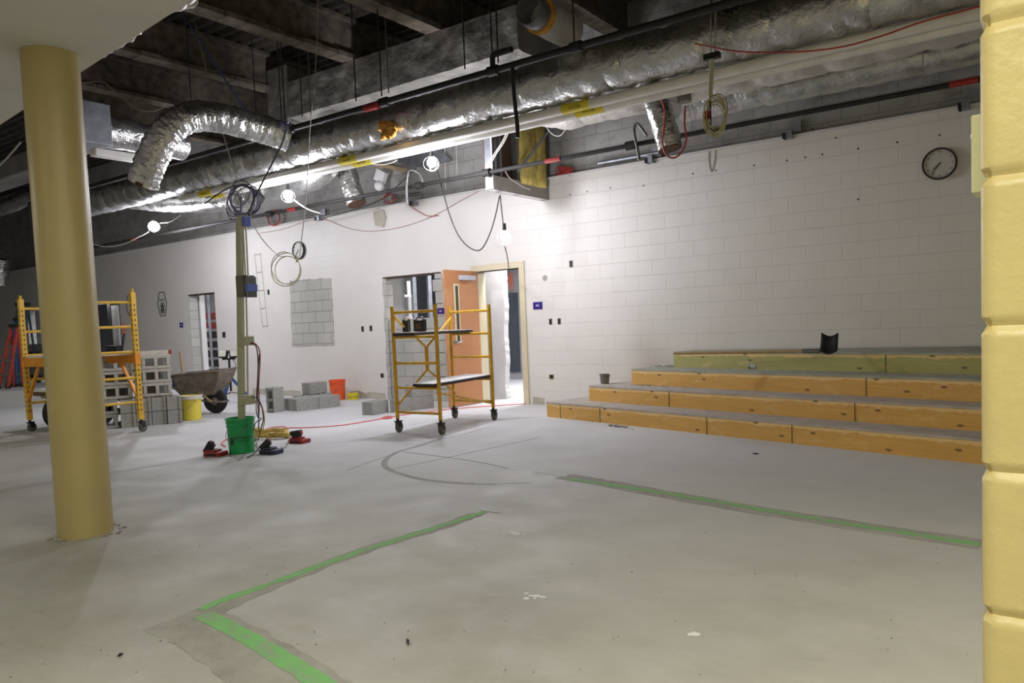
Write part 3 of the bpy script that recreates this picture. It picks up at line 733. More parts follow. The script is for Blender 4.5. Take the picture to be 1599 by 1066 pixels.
for P_, Q_ in ((SA, SB), (SCn, SD)):
    for z_ in zr: MB().tube([(P_.x, P_.y, z_), (Q_.x, Q_.y, z_)], .017, 10).build('rung', 'yellow', t, True)
mid = (SA+SCn)/2; sv = (SCn-SA); off = Vector((sv.y, -sv.x, 0)).normalized()*.03
z1, z2, z3, z4 = HZ(mid, 661, 541), HZ(mid, 662, 578), HZ(SA, 622, 630), HZ(SA, 614, 496)
br_ = MB()
for s_, E_ in ((-1, SA), (1, SCn)):
    o_ = sv.normalized()*s_*.02
    br_.tube([Vector((E_.x, E_.y, z4))+off, Vector((mid.x, mid.y, z1))+off+o_, Vector((mid.x, mid.y, z2))+off+o_, Vector((E_.x, E_.y, z3))+off], .015, 10)
br_.build('side_brace', 'yellow', t, True)
# second brace on the far side
mid2 = (SB+SD)/2
MB().tube([Vector((SB.x, SB.y, zr[1]-.05))-off, Vector((SD.x, SD.y, zr[0]-.02))-off], .013, 8).build('diagonal_brace', 'yellow', t, True)
zpl = zr[3]+.019
def plank(P_, Q_, f0, f1, g0, g1, z_, label, hang=.06):
    # laid from the front rung P to the rear rung Q, f/g: fractions across front and rear
    fd = (SB-SA); bd = (SD-SCn); a_ = SA+fd*f0; b_ = SA+fd*f1; c_ = SCn+bd*g1; d_ = SCn+bd*g0
    ln = (d_-a_).normalized()*hang
    P4 = [a_-ln, b_-ln, c_+ln, d_+ln]
    t2 = thing('scaffold_plank', label, 'plank', (P4[0].x, P4[0].y, z_), 0, 'planks on the near scaffold')
    MB().prism([(p.x, p.y, z_+.032) for p in P4], (0, 0, .008)).build('deck', 'plank', t2)
    MB().prism([(p.x, p.y, z_) for p in P4], (0, 0, .032)).build('frame', 'plankside', t2)
plank(SA, SCn, .055, .55, .05, .52, zpl, 'white-topped plank on the upper rungs of the near scaffold')
plank(SB, SD, .46, .945, .3, .955, zr[1]+.019, 'white-topped plank on the lower rungs of the near scaffold')
def radio(u, v, w_, d_, h_, rz, handle, label):
    P = PY(u, v, SA.y+.22); P.z = zpl+.04; t2 = thing('tool_case', label, 'case', (P.x, P.y, zpl+.04), rz, 'black cases on the upper plank')
    L().box((0, 0, h_*.45), (w_, d_, h_*.9)).build('case_body', 'black', t2, bev=.012)
    for sx in (-1, 1):
        L().box((sx*w_*.47, 0, h_*.5), (w_*.1, d_*1.06, h_*.96)).build('corner_guard', 'rubber', t2, bev=.008)
    L().box((0, -d_*.5, h_*.45), (w_*.55, .008, h_*.4)).build('front_panel', 'brown' if handle else 'darkmetal', t2, bev=.003)
    if handle: L().tube(cr([(-.045, 0, h_*.9), (-.04, 0, h_*1.12), (0, 0, h_*1.16), (.04, 0, h_*1.12), (.045, 0, h_*.9)], 4), .008, 8).build('handle', 'steel', t2, True)
    else: L().tube(cr([(-.03, 0, h_*.9), (-.03, 0, h_*1.08), (.03, 0, h_*1.08), (.03, 0, h_*.9)], 4), .005, 8).build('handle', 'yellow', t2, True)
radio(635.5, 522, .075, .06, .155, R(10), False, 'smaller black tool case at left on the upper scaffold plank')
radio(656.5, 521, .14, .07, .15, R(6), True, 'wider black tool case with carrying handle on the upper scaffold plank')
# ================================================================== FAR SCAFFOLD
f1 = FL(48, 674); f2 = FL(221.5, 674); l_ = f2-f1
ww = Vector((.04, .76, 0)); f1b = f1+ww; f2n = f2-ww
t = thing('rolling_scaffold', 'yellow rolling scaffold with orange deck rails behind the tan column', 'scaffold', ((f1+f2)/2))
fz1 = HZ(f1, 32, 467); fz2 = HZ(f2, 205, 457); fz = (fz1+fz2)/2
for p in (f1, f1b, f2, f2n):
    m = MB().box((p.x, p.y, (fz+.17)/2), (.062, .062, fz-.17)); m.tube([(p.x, p.y, fz), (p.x, p.y, fz+.05)], .02, 8)
    nf = len(m.f)
    for i in range(22):
        z_ = .3+i*(fz-.4)/22
        for dx, dy in ((0, -.0315), (.0315, 0)): m.box((p.x+dx, p.y+dy, z_), (.018 if dx == 0 else .002, .018 if dy == 0 else .002, .022))
    o = m.build('post', 'yellowfar', t); o.data.materials.append(M['brown'])
    for i in range(nf, len(o.data.polygons)): o.data.polygons[i].material_index = 1
    caster(t, p.x, p.y, .2, R(20))
rz_ = [HZ(f2, 217, 627), HZ(f2, 214, 589), HZ(f2, 211, 549), HZ(f2, 208, 510), HZ(f2, 206, 472)]
for P_, Q_ in ((f1, f1b), (f2n, f2)):
    for z_ in rz_: MB().tube([(P_.x, P_.y, z_), (Q_.x, Q_.y, z_)], .018, 10).build('rung', 'yellowfar', t, True)
zd = HZ(f2, 211, 553)
for P_, Q_ in ((f1, f2n), (f1b, f2)):
    MB().bar((P_.x, P_.y, zd-.06), (Q_.x, Q_.y, zd-.06), .045, .12).build('deck_rail', 'orangepaint', t, bev=.004)
    d_ = (Q_-P_).normalized()
    for E_, s_ in ((P_, 1), (Q_, -1)):
        g = MB().bar((E_.x+d_.x*s_*.42, E_.y, zd-.11), (E_.x+d_.x*s_*.02, E_.y, zd-.60), .035, .03); g.build('knee_brace', 'orangepaint', t)
        sl = MB().box((E_.x, E_.y, zd-.06), (.075, .075, .15)); sl.build('slide_sleeve', 'orangepaint', t, bev=.004)
MB().box(((f1.x+f2.x)/2, (f1.y+f2.y)/2, zd+.012), (abs(l_.x)-.1, .66, .03)).build('deck_board', 'plank', t)
# ================================================================== CONCRETE BLOCKS
BL, BW, BH = .397, .194, .194
def block_mesh():
    m = L(); th = .042
    # cores run along Z
    for s_ in (-1, 1): m.box((0, s_*(BW/2-th/2), 0), (BL, th, BH))
    for x_ in (-BL/2+.028+.008, 0, BL/2-.028-.008): m.box((x_, 0, 0), (.046, BW-2*th, BH))
    return m
bm0 = block_mesh().build('proto_block', 'cmu', bev=.004).data
bpy.data.objects.remove(bpy.data.objects['proto_block'])
bml = bm0.copy(); bml.materials.clear(); bml.materials.append(M['cmulight'])
def block(p, lab, grp, rx=0., rz=0., ry=0., me=None):
    o = bpy.data.objects.new('concrete_block', me or bm0); COL.objects.link(o)
    o.matrix_world = Matrix.Translation(p) @ Matrix.Rotation(rz, 4, 'Z') @ Matrix.Rotation(ry, 4, 'Y') @ Matrix.Rotation(rx, 4, 'X')
    b = o.modifiers.new('bevel', 'BEVEL'); b.width = .004; b.segments = 1
    return tag(o, lab, 'concrete block', grp)
Q0 = FL(286, 660); Q1 = FL(201, 667.5); e1 = (Q1-Q0).normalized(); e2 = Vector((e1.y, -e1.x, 0))
if e2.dot(Q0-EYE) < 0: e2 = -e2
aP = math.atan2(e1.y, e1.x); G = 'grey blocks stacked behind the far scaffold'
nth = ['first', 'second', 'third', 'fourth']
for i in range(4):
    for k in range(2):
        jx = random.uniform(-.006, .006)
        block(Q0+e1*(.1+.2*i)+e2*(.2+jx*2+(.02 if i == 1 else 0))+Vector((0, 0, .097+.2*k)), 'end-on grey block by the yellow bucket, %s row, %s from the right' % (['bottom', 'upper'][k], nth[i]), G, 0, aP+math.pi/2)
for k in range(2):
    block(Q0+e1*(1.02)+e2*.15+Vector((0, 0, .1+.2*k)), 'grey block with open cores at the left end of the low stack, %s row' % ['bottom', 'upper'][k], G, math.pi/2, aP, 0)
for k in range(3):
    lv_ = ['lowest', 'middle', 'topmost'][k]
    z_ = .4+.1+.2*k
    block(Q0+e1*.30+e2*(.26+random.uniform(-.01, .01))+Vector((0, 0, z_)), 'hollow block with cores facing out, right column of the tall stack, %s' % lv_, G, math.pi/2, aP, me=bml)
    block(Q0+e1*.82+e2*(.24+random.uniform(-.01, .01))+Vector((0, 0, z_)), 'hollow block with cores facing out, column behind the scaffold post, %s' % lv_, G, math.pi/2, aP, me=bml)
    block(Q0+e1*1.25+e2*(.30+random.uniform(-.01, .01))+Vector((0, 0, z_)), 'hollow block with cores facing out, leftmost column beside the tan column, %s' % lv_, G, math.pi/2, aP)
    block(Q0+e1*.30+e2*.53+Vector((0, 0, z_)), 'hollow block hidden deeper in the tall stack, rear row, %s' % lv_, G, 0, aP)
    block(Q0+e1*.82+e2*.51+Vector((0, 0, z_)), 'hollow block deeper behind the scaffold post column, rear row, %s' % lv_, G, 0, aP)
for k in range(2):
    for i in range(2): block(Q0+e1*(.3+.41*i)+e2*.54+Vector((0, 0, .1+.2*k)), 'grey block under the rear row of the tall stack, %s, %s' % (['bottom', 'upper'][k], ['right', 'left'][i]), G, math.pi/2, aP)
# rusty threaded shaft upright between the columns, long level lying on top
b_ = Q0+e1*.555+e2*.1
m = MB().tube([b_+Vector((0, 0, .4)), b_+Vector((0, 0, 1.0))], .03, 10)
for z_ in (.5, .62, .78, .9): m.tube([b_+Vector((0, 0, z_)), b_+Vector((0, 0, z_+.03))], .05, 10)
tag(m.build('rusty_shaft', 'rust', smooth=True), 'rusty ribbed shaft standing upright between the two columns of hollow blocks', 'shaft')
t = thing('spirit_level', 'long white level with a red end lying on the topmost hollow blocks', 'level', Q0+e1*.55+e2*.25+Vector((0, 0, 1.005)))
s0 = Q0+e1*.12+e2*.22+Vector((0, 0, 1.005)); s1_ = Q0+e1*1.3+e2*.26+Vector((0, 0, 1.005))
MB().bar(s0+Vector((0, 0, .03)), s1_+Vector((0, 0, .03)), .03, .06).build('level_body', 'whiteb', t, bev=.003)
MB().bar(s0+Vector((0, 0, .03))-e1*.04, s0+Vector((0, 0, .03)), .034, .066).build('end_cap', 'red', t, bev=.006)
# loose blocks in the middle of the floor
G2 = 'loose grey blocks on the floor by the white wall'
a_ = FL(413, 646); b_ = FL(437.5, 642.5); r1 = math.atan2((b_-a_).y, (b_-a_).x)
block((a_+b_)/2+Vector((-.05, .1, .1985)), 'grey block standing on end, leftmost of the loose blocks', G2, 0, r1, math.pi/2)
a_ = FL(464, 642.5); b_ = FL(496, 638.5); r2 = math.atan2((b_-a_).y, (b_-a_).x); n2 = Vector((-math.sin(r2), math.cos(r2), 0)); d2 = Vector((math.cos(r2), math.sin(r2), 0))
block(a_+d2*.2+n2*.1+Vector((0, 0, .097)), 'grey block lying flat, long side forward, right of the upright block', G2, 0, r2)
block(a_+d2*.605+n2*.1+Vector((0, 0, .097)), 'grey block lying flat, right-hand one of the row beside the upright block', G2, 0, r2)
block(a_+d2*.2+n2*.305+Vector((0, 0, .097)), 'grey block lying flat in the second row behind the front one', G2, 0, r2)
block(a_+d2*.55+n2*.36+Vector((0, 0, .097)), 'grey block lying flat in the second row, right', G2, 0, r2)
pb_ = a_+d2*.1+n2*.42
c_ = PY(478, 610, 8.25); 
block(Vector((c_.x, c_.y, .1)), 'grey block farther back beside the orange bucket, left of two', G2, 0, r2+R(8))
c_ = PY(499, 610, 8.45)
block(Vector((c_.x, c_.y, .1)), 'grey block farther back beside the orange bucket, right of two', G2, 0, r2+R(20))
block(Vector((PY(484, 610, 8.3).x, 8.4, .3)), 'grey block lying on top of the two rear blocks', G2, 0, r2+R(14))
a_ = FL(583, 648.3); b_ = FL(615, 641.5); r3 = math.atan2((b_-a_).y, (b_-a_).x); n3 = Vector((-math.sin(r3), math.cos(r3), 0)); d3 = Vector((math.cos(r3), math.sin(r3), 0))
block(a_+d3*.2+n3*.1+Vector((0, 0, .097)), 'grey block lying alone left of the near scaffold', G2, 0, r3)
c_ = FL(622, 643); block(Vector((c_.x, c_.y+.1, .097)), 'grey block behind the left post of the near scaffold', G2, 0, r3)
a_ = FL(645, 640.5); b_ = FL(672, 637); r4 = math.atan2((b_-a_).y, (b_-a_).x); n4 = Vector((-math.sin(r4), math.cos(r4), 0)); d4 = Vector((math.cos(r4), math.sin(r4), 0))
for k in range(2): block(a_+d4*.2+n4*.1+Vector((0, 0, .097+.196*k)), 'grey block of the pair behind the near scaffold, %s one' % ['lower', 'upper'][k], G2, 0, r4)
# ================================================================== BUCKETS AND POWER POST
def bucket(p, h, mat, label, text_=None, handle='steel', r0=.128, r1=.15, name='bucket', hang=0., extra=None):
    t = thing(name, label, 'bucket', p)
    L().lathe([(0, .004), (r0-.006, .0), (r0, .006), (r1-.012, h*.76), (r1-.002, h*.765), (r1-.002, h*.79), (r1-.01, h*.8), (r1-.008, h*.87), (r1, h*.875), (r1, h*.9), (r1-.006, h*.905), (r1-.004, h-.012), (r1+.005, h-.01), (r1+.005, h), (r1-.006, h), (r0-.008, .012), (0, .012)], n=40).build('bucket_body', mat, t, True)
    pts = [(r1*1.03*math.cos(a), r1*1.03*math.sin(a)*.98, h*.84-(.16+hang)*max(0, -math.sin(a))) for a in [math.pi+i*math.pi/14 for i in range(15)]]
    L().tube(pts, .003, 6).build('bail_handle', handle, t)
    for s_ in (-1, 1): L().lathe([(0, .012), (.018, .012), (.02, 0)], (s_*(r1-.006), 0, h*.84), 14, Matrix(((0, 0, s_), (0, 1, 0), (1, 0, 0)))).build('handle_ear', mat, t, True)
    return t
P = FL(378, 706); P.z = 0
gb = bucket(P, .37, 'greenb', 'bright green plastic bucket holding the olive power post')
vd = math.atan2(P.y, P.x)
def wrap(s_, size, z_, r_, a0):
    vs, fs = text_mb(s_, size, Matrix.Identity(4)); out = []
    for q in vs:
        a = a0+q.x/r_; out.append(((r_+.0012+q.z)*math.cos(a), (r_+.0012+q.z)*math.sin(a), z_+q.y))
    return out, fs
m = L(); fa = math.atan2(-P.y, -P.x)
for s_, sz, z_ in (('COMMERCIAL', .034, .17), ('BUCKET 5 GAL', .020, .138), ('19 L', .016, .112)):
    v_, f_ = wrap(s_, sz, z_, .128+.018*z_/.28, fa+.15); m.add(v_, f_)
m.build('lettering', 'textblack', gb)
m = L()
for i in range(4): m.box(((.139)*math.cos(fa-.75), (.139)*math.sin(fa-.75), .11+.02*i), (.004, .035, .014), fa-.75)
m.build('print_mark', 'textblack', gb)
# olive post standing in the bucket
pb = Vector((P.x, P.y, .02)); pt_ = PY(374.5, 338, 1); 
ztop = HZ(P, 374.5, 338); lean = PY(374, 340, P.y)
tp = Vector((lean.x, P.y, lean.z))
ax_ = (tp-pb)
def on(u, v): q = PY(u, v, P.y); k_ = (q.z-pb.z)/(tp.z-pb.z); return pb+ax_*k_, q
pz = thing('power_post', 'tall olive temporary power post with boxes and conduit standing in the green bucket', 'power post', pb)
xr = Vector((1, 0, 0)); cw = PR(P, 11)
MB().bar(pb+Vector((0, 0, .0)), tp, cw, .045, (0, 1, 0)).build('upright', 'post', pz, bev=.003)
s0, _ = on(381, 655); MB().bar(pb, s0, cw*1.15, .05, (0, 1, 0)).build('base_sleeve', 'rust', pz)
def pbox(u0, v0, u1, v1, dpt, mat, name, lab=None):
    a, b = PY(u0, v0, P.y), PY(u1, v1, P.y)
    return MB().box(((a.x+b.x)/2, P.y-.01, (a.z+b.z)/2), (abs(b.x-a.x), dpt, abs(a.z-b.z))).build(name, mat, pz, bev=.004, label=lab)
pbox(378, 431, 391.5, 463, .14, 'boxolive', 'breaker_box')
pbox(391, 432, 396, 464, .11, 'steel', 'box_side_plate')
pbox(391.2, 444, 396.5, 455, .115, 'bluetape', 'blue_tape', 'strip of blue tape')
pbox(377, 337.5, 385, 355, .09, 'post', 'top_box'); pbox(384, 339, 388.5, 353, .085, 'bluetape', 'blue_tape', 'strip of blue tape')
pbox(380, 525, 391, 539, .12, 'post', 'outlet_box'); pbox(381, 616, 393, 631, .12, 'post', 'outlet_box')
for u in (379.5, 383.5):
    a, b = PY(u+.5, 354, P.y-.02), PY(u+4, 432, P.y-.02); MB().tube([a, b], .0095, 8).build('conduit', 'conduit', pz, True)
a, b = PY(384.5, 464, P.y-.02), PY(386, 525, P.y-.02); MB().tube([a, b], .0095, 8).build('conduit', 'conduit', pz, True)
a, b = PY(386, 539, P.y-.02), PY(387, 617, P.y-.02); MB().tube([a, b], .0095, 8).build('conduit', 'conduit', pz, True)
def pcord(name, mat, pts, r, par, label=None, n=6, k=6):
    o = MB().tube(cr(pts, n), r, k).build(name, mat, par, True)
    if label: o['label'] = label
    return o
def cord(name, mat, pts, r, label, cat='cord', n=6, grp=None, k=6):
    return tag(MB().tube(cr(pts, n), r, k).build(name, mat, smooth=True), label, cat, grp)
py = P.y-.05
def Y(u, v, dy=0.): return PY(u, v, py+dy)
def G_(u, v, z=.008): return FL(u, v, z)
pcord('cord', 'red', [Y(391, 535), Y(398, 536), Y(405, 546), Y(406, 565), Y(404, 600), Y(405, 630), Y(404, 650), G_(403, 668, .02), G_(396, 676)], .006, pz, 'red cord')
pcord('cord', 'blackwire', [Y(391, 536, -.03), Y(400, 541, -.03), Y(403, 566, -.03), Y(402, 610, -.03), Y(404, 655, -.03), G_(404, 676, .02), G_(398, 688)], .006, pz, 'black cord')
pcord('cord', 'blackwire', [Y(393, 620), Y(402, 622), Y(409, 636), Y(411, 655), Y(408, 668), G_(404, 684, .015), G_(399, 696)], .006, pz, 'black cord')
pcord('cord', 'yellowcord', [Y(393, 623, .03), Y(408, 632, .03), Y(413, 655, .03), G_(410, 678, .02), G_(420, 688)], .006, pz, 'yellow cord')
pcord('cord', 'blackwire', [Y(405, 552, -.06), Y(400, 640, -.06), Y(408, 654, -.06), Y(398, 662, -.06), G_(397, 688, .012), G_(403, 700), G_(408, 705)], .005, pz, 'thin black cord')
# coil of yellow cord behind the bucket
m = MB(); c_ = FL(420, 682); pts = []
for i in range(150):
    a = i*.42; rr = .30+.07*math.sin(i*1.7)+.05*noise.noise(Vector((i*.21, 3, 0)))
    pts.append(Vector((c_.x+rr*math.cos(a)*1.0, c_.y+rr*math.sin(a)*.55, .012+.03*abs(math.sin(i*.9))+.012*(i//40))))
m.tube(cr(pts, 3), .0085, 6)
tag(m.build('cord_coil', 'yellowcord', smooth=True), 'untidy coil of yellow extension cord on the floor behind the green bucket', 'cord')
cord('extension_cord', 'orangecord', [G_(352, 697), G_(346, 692), G_(354, 686), G_(380, 682)], .006, 'short orange cord loop left of the green bucket')
cord('extension_cord', 'orangecord', [G_(409, 672), G_(425, 667), G_(443, 666), G_(447, 668.5), G_(438, 672), G_(425, 672), G_(450, 668), G_(480, 667.3), G_(530, 664), G_(570, 658), G_(601, 652.5), G_(640, 646), G_(700, 639), G_(760, 634), G_(828, 629.5), FL(850, 627, .008)], .006, 'long thin orange cord crossing the floor from the coil to the doorway')
tag(MB().tube(cr([G_(596, 653), G_(602, 650), G_(611, 650), G_(612, 652), G_(604, 653.5)], 6, True), .006, 6, closed=True).build('cord_loop', 'orangecord', smooth=True), 'small orange cord loop left of the near scaffold', 'cord')
pcord('cord', 'blackwire', [G_(402, 702), G_(396, 708), G_(389, 713), G_(386, 714)], .006, pz, 'black cord end')
# chargers with batteries
def charger(u, v, rz, body, label, blab, bz=0., tilt=.3):
    p = FL(u, v); t = thing('battery_charger', label, 'charger', p, rz, 'battery chargers')
    m = L(); m.prism([(-.10, -.075, 0), (.10, -.075, 0), (.10, .075, 0), (-.10, .075, 0)], (0, 0, .045)); m.prism([(-.09, -.065, .045), (.03, -.065, .045), (.03, .065, .045), (-.09, .065, .045)], (0, 0, .02))
    m.build('charger_body', body, t, bev=.012)
    L().box((.0, -.076, .022), (.12, .004, .02)).build('face_strip', 'black', t); L().box((-.03, 0, .066), (.07, .06, .006)).build('battery_rail', 'darkmetal', t)
    b = thing('tool_battery', blab, 'battery', p+Vector((math.cos(rz)*(-.035), math.sin(rz)*(-.035), .068)), rz+bz, 'tool batteries on chargers')
    mm = Matrix.Rotation(tilt, 3, 'Y')
    L().box(mm @ Vector((0, 0, .045)), (.13, .08, .055), mm).build('battery_case', 'black', b, bev=.012)
    L().box(mm @ Vector((0, 0, .010)), (.10, .07, .025), mm).build('battery_foot', 'darkmetal', b, bev=.006)
    L().box(mm @ Vector((.066, 0, .045)), (.006, .05, .03), mm).build('end_badge', 'red', b, bev=.002)
    return t
def ccord(par, mat, pts, r):
    mi = Matrix.Rotation(-par.rotation_euler.z, 4, 'Z') @ Matrix.Translation(-Vector(par.location)); b = L(); b.tube(cr([mi @ p for p in pts], 6), r, 6); b.build('cord', mat, par, True)
ch1 = charger(337, 711, R(20), 'red', 'red battery charger left of the green bucket', 'upright black battery on the charger left of the green bucket', .3, -1.0)
charger(424, 708, R(15), 'navy', 'navy and red battery charger right of the green bucket', 'tilted black battery on the charger right of the green bucket', .5, -.75)
ch3 = charger(468, 691, R(10), 'red', 'red battery charger farthest right, beside the yellow coil', 'flat black battery on the charger beside the yellow coil', .1, -.15)
ccord(ch3, 'greywire', [G_(438, 699), G_(446, 698), G_(450, 688), G_(453, 686), G_(458, 690)], .005)
ccord(ch1, 'blackwire', [G_(349, 709), G_(356, 707), G_(360, 712)], .005)
# other buckets
P2 = FL(528, 623.5); ob = bucket(P2, .36, 'orangeb', 'orange plastic bucket smeared with mortar by the white wall', r0=.13, r1=.152)
P3 = FL(300, 655); yb_ = bucket(P3, .37, 'yellowb', 'yellow plastic bucket with white rim beside the block stack', r0=.135, r1=.155)
L().lathe([(.157, .315), (.164, .316), (.165, .37), (.15, .372), (.148, .34)], n=36).build('white_rim', 'whiteb', yb_, True, label='white mortar-splashed rim')
# yellow tool bag shape beside the orange bucket
p = FL(551, 623.5); t = thing('tape_roll', 'yellow roll of caution tape with black print on the floor right of the orange bucket', 'tape roll', p)
L().lathe([(.05, 0), (.098, 0), (.102, .004), (.102, .116), (.098, .12), (.05, .12), (.05, 0)], n=36).build('tape', 'labely', t, True)
m = L(); v_, f_ = wrap('CAUTION', .042, .05, .102, math.atan2(-p.y, -p.x)); m.add(v_, f_); m.build('lettering', 'textblack', t)
L().lathe([(.05, .001), (.05, .119), (.044, .119), (.044, .001), (.05, .001)], n=24).build('core', 'brown', t, True)
# ================================================================== WHEELBARROW
wc = FL(338, 645); wb0 = Vector((wc.x, wc.y, 0))
va = Vector((rgt.x, rgt.y, 0)).normalized(); vb = Vector((-va.y, va.x, 0))     # along the barrow, and away from the viewer
va = Matrix.Rotation(R(-8), 3, 'Z') @ va; vb = Vector((-va.y, va.x, 0))
t = thing('wheelbarrow', 'mortar-crusted wheelbarrow facing right below the tray doorway', 'wheelbarrow', wb0)
def bw(s, d, z): return wb0+va*s+vb*d+Vector((0, 0, z))
sc_ = DEP(wb0)/F
def zz_(v): return HZ(wb0, 338, v)
zt_r, zt_l = HZ(wb0, 358, 577), HZ(wb0, 277, 586)
sL, sR = -62*sc_, 24*sc_
rim = [bw(sL, -.28, zt_l), bw(sL, .28, zt_l+.01), bw(sR, .28, zt_r+.02), bw(sR, -.28, zt_r)]
zb_l = zz_(619); bot = [bw(-44*sc_, -.18, zb_l+.02), bw(-44*sc_, .18, zb_l+.02), bw(4*sc_, .16, zb_l+.06), bw(4*sc_, -.16, zb_l+.04)]
gv = []; gf = []; nn = 10; lay = 6
for i in range(lay+1):
    f_ = i/lay; q = [bot[k].lerp(rim[k], f_) for k in range(4)]
    bulge = math.sin(f_*math.pi)*.035
    cen = sum(q, Vector())/4
    for k in range(4):
        for j in range(nn):
            p = q[k].lerp(q[(k+1) % 4], j/nn); o_ = (p-cen); o_.z = 0; gv.append(p+o_.normalized()*bulge)
kk = 4*nn
for i in range(lay):
    for j in range(kk): gf.append((i*kk+j, i*kk+(j+1) % kk, (i+1)*kk+(j+1) % kk, (i+1)*kk+j))
gf.append(tuple(range(kk)))
o = MB().add(gv, gf).build('tray', 'barrow', t, True); s_ = o.modifiers.new('thick', 'SOLIDIFY'); s_.thickness = .008
o.data.materials.append(M['barrowblue'])
for poly in o.data.polygons:
    c_ = poly.center+wb0
    if (c_-wb0).dot(va) < sL+.10 and poly.index < lay*kk: poly.material_index = 1
MB().tube(rim, .011, 8, closed=True).build('rim', 'barrow', t, True)
zw = .20
wl = MB().lathe([(.05, -.045), (.15, -.05), (.185, -.04), (.20, 0), (.185, .04), (.15, .05), (.05, .045)], bw(0, 0, zw), 30, Matrix((va, Vector((0, 0, 1)), vb)).transposed())
o = wl.build('wheel', 'rubber', t, True)
MB().lathe([(0, -.06), (.03, -.06), (.055, -.047), (.11, -.04), (.11, .04), (.055, .047), (.03, .06), (0, .06)], bw(0, 0, zw), 20, Matrix((va, Vector((0, 0, 1)), vb)).transposed()).build('wheel_hub', 'barrow', o, True)
for s_ in (-1, 1):
    MB().tube([bw(.17, s_*.10, .19), bw(0, s_*.10, zw), bw(-.38, s_*.22, zb_l), bw(-.72, s_*.29, zb_l+.08), bw(-1.0, s_*.31, zb_l+.16)], .018, 8).build('handle', 'handlewood' if False else 'barrow', t, True)
    MB().tube([bw(-.38, s_*.22, zb_l), bw(-.52, s_*.22, .02), bw(-.62, s_*.22, .02), bw(-.66, s_*.25, zb_l+.04)], .013, 8).build('leg', 'barrow', t, True)
    MB().bar(bw(.0, s_*.13, zw), bw(-17*sc_, s_*.20, zz_(607)), .022, .03).build('strut', 'handlewood', t)
MB().tube([bw(.17, -.10, .19), bw(.19, 0, .19), bw(.17, .10, .19)], .016, 8).build('nose_guard', 'steel', t, True)
sh0, sh1 = HZ(bw(-50*sc_, -.1, 0), 288, 608), HZ(bw(-56*sc_, -.1, 0), 281, 549)
a_, b_ = bw(-50*sc_, -.1, 0), bw(-57*sc_, -.1, 0)
a_ = PY(289, 606, a_.y); b_ = PY(281, 549, a_.y)
tt = thing('hoe', 'wooden tool handle standing up out of the wheelbarrow', 'hoe', a_)
MB().tube([a_, b_], [.022, .019], 10).build('handle', 'handlewood', tt, True)
MB().box(a_+Vector((0, 0, -.06)), (.16, .03, .10)).build('blade', 'darkmetal', tt)
# ================================================================== WORK LIGHT ON TRIPOD
tl = FL(362, 629); tl.z = 0
t = thing('work_light', 'twin-headed black work light on a tripod with blue legs by the wall', 'work light', tl)
zc = HZ(tl, 360, 560)
MB().tube([tl+Vector((0, 0, .22)), tl+Vector((0, 0, zc))], .02, 10).build('pole', 'black', t, True)
MB().tube([tl+Vector((0, 0, .45)), tl+Vector((0, 0, .52))], .036, 10).build('collar', 'black', t, True)
for a in (R(-70), R(50), R(170)):
    d_ = Vector((math.cos(a), math.sin(a), 0))
    MB().bar(tl+Vector((0, 0, .46))+d_*.02, tl+d_*.36+Vector((0, 0, .02)), .03, .05).build('leg', 'blue', t, bev=.004)
    MB().bar(tl+Vector((0, 0, .2)), tl+d_*.24+Vector((0, 0, .15)), .012).build('stay', 'darkmetal', t)
rx_ = Vector((rgt.x, rgt.y, 0)).normalized()
MB().bar(tl-rx_*.12+Vector((0, 0, zc)), tl+rx_*.12+Vector((0, 0, zc)), .03).build('cross_arm', 'black', t)
for s_, rz in ((-1, R(36-14)), (1, R(36+30))):
    c_ = tl+rx_*s_*.095+Vector((0, 0, zc+.09)); mm = Matrix.Rotation(rz, 3, 'Z') @ Matrix.Rotation(R(-22), 3, 'X')
    o = MB().box(c_, (.16, .07, .14), mm).build('lamp_head', 'darkmetal', t, bev=.008)
    MB().box(c_+mm @ Vector((0, -.037, 0)), (.14, .008, .12), mm).build('lens', 'whiteb', o, bev=.003)
    MB().box(c_+mm @ Vector((0, .045, 0)), (.12, .03, .10), mm).build('heat_sink', 'black', o)
MB().tube(cr([tl+rx_*.03+Vector((0, 0, zc+.02)), tl+rx_*.12+Vector((0, 0, zc-.1)), tl+rx_*.05+Vector((0, 0, zc-.22)), tl+rx_*.0+Vector((0, 0, zc-.3))], 5), .006, 6).build('cable', 'blackwire', t, True)
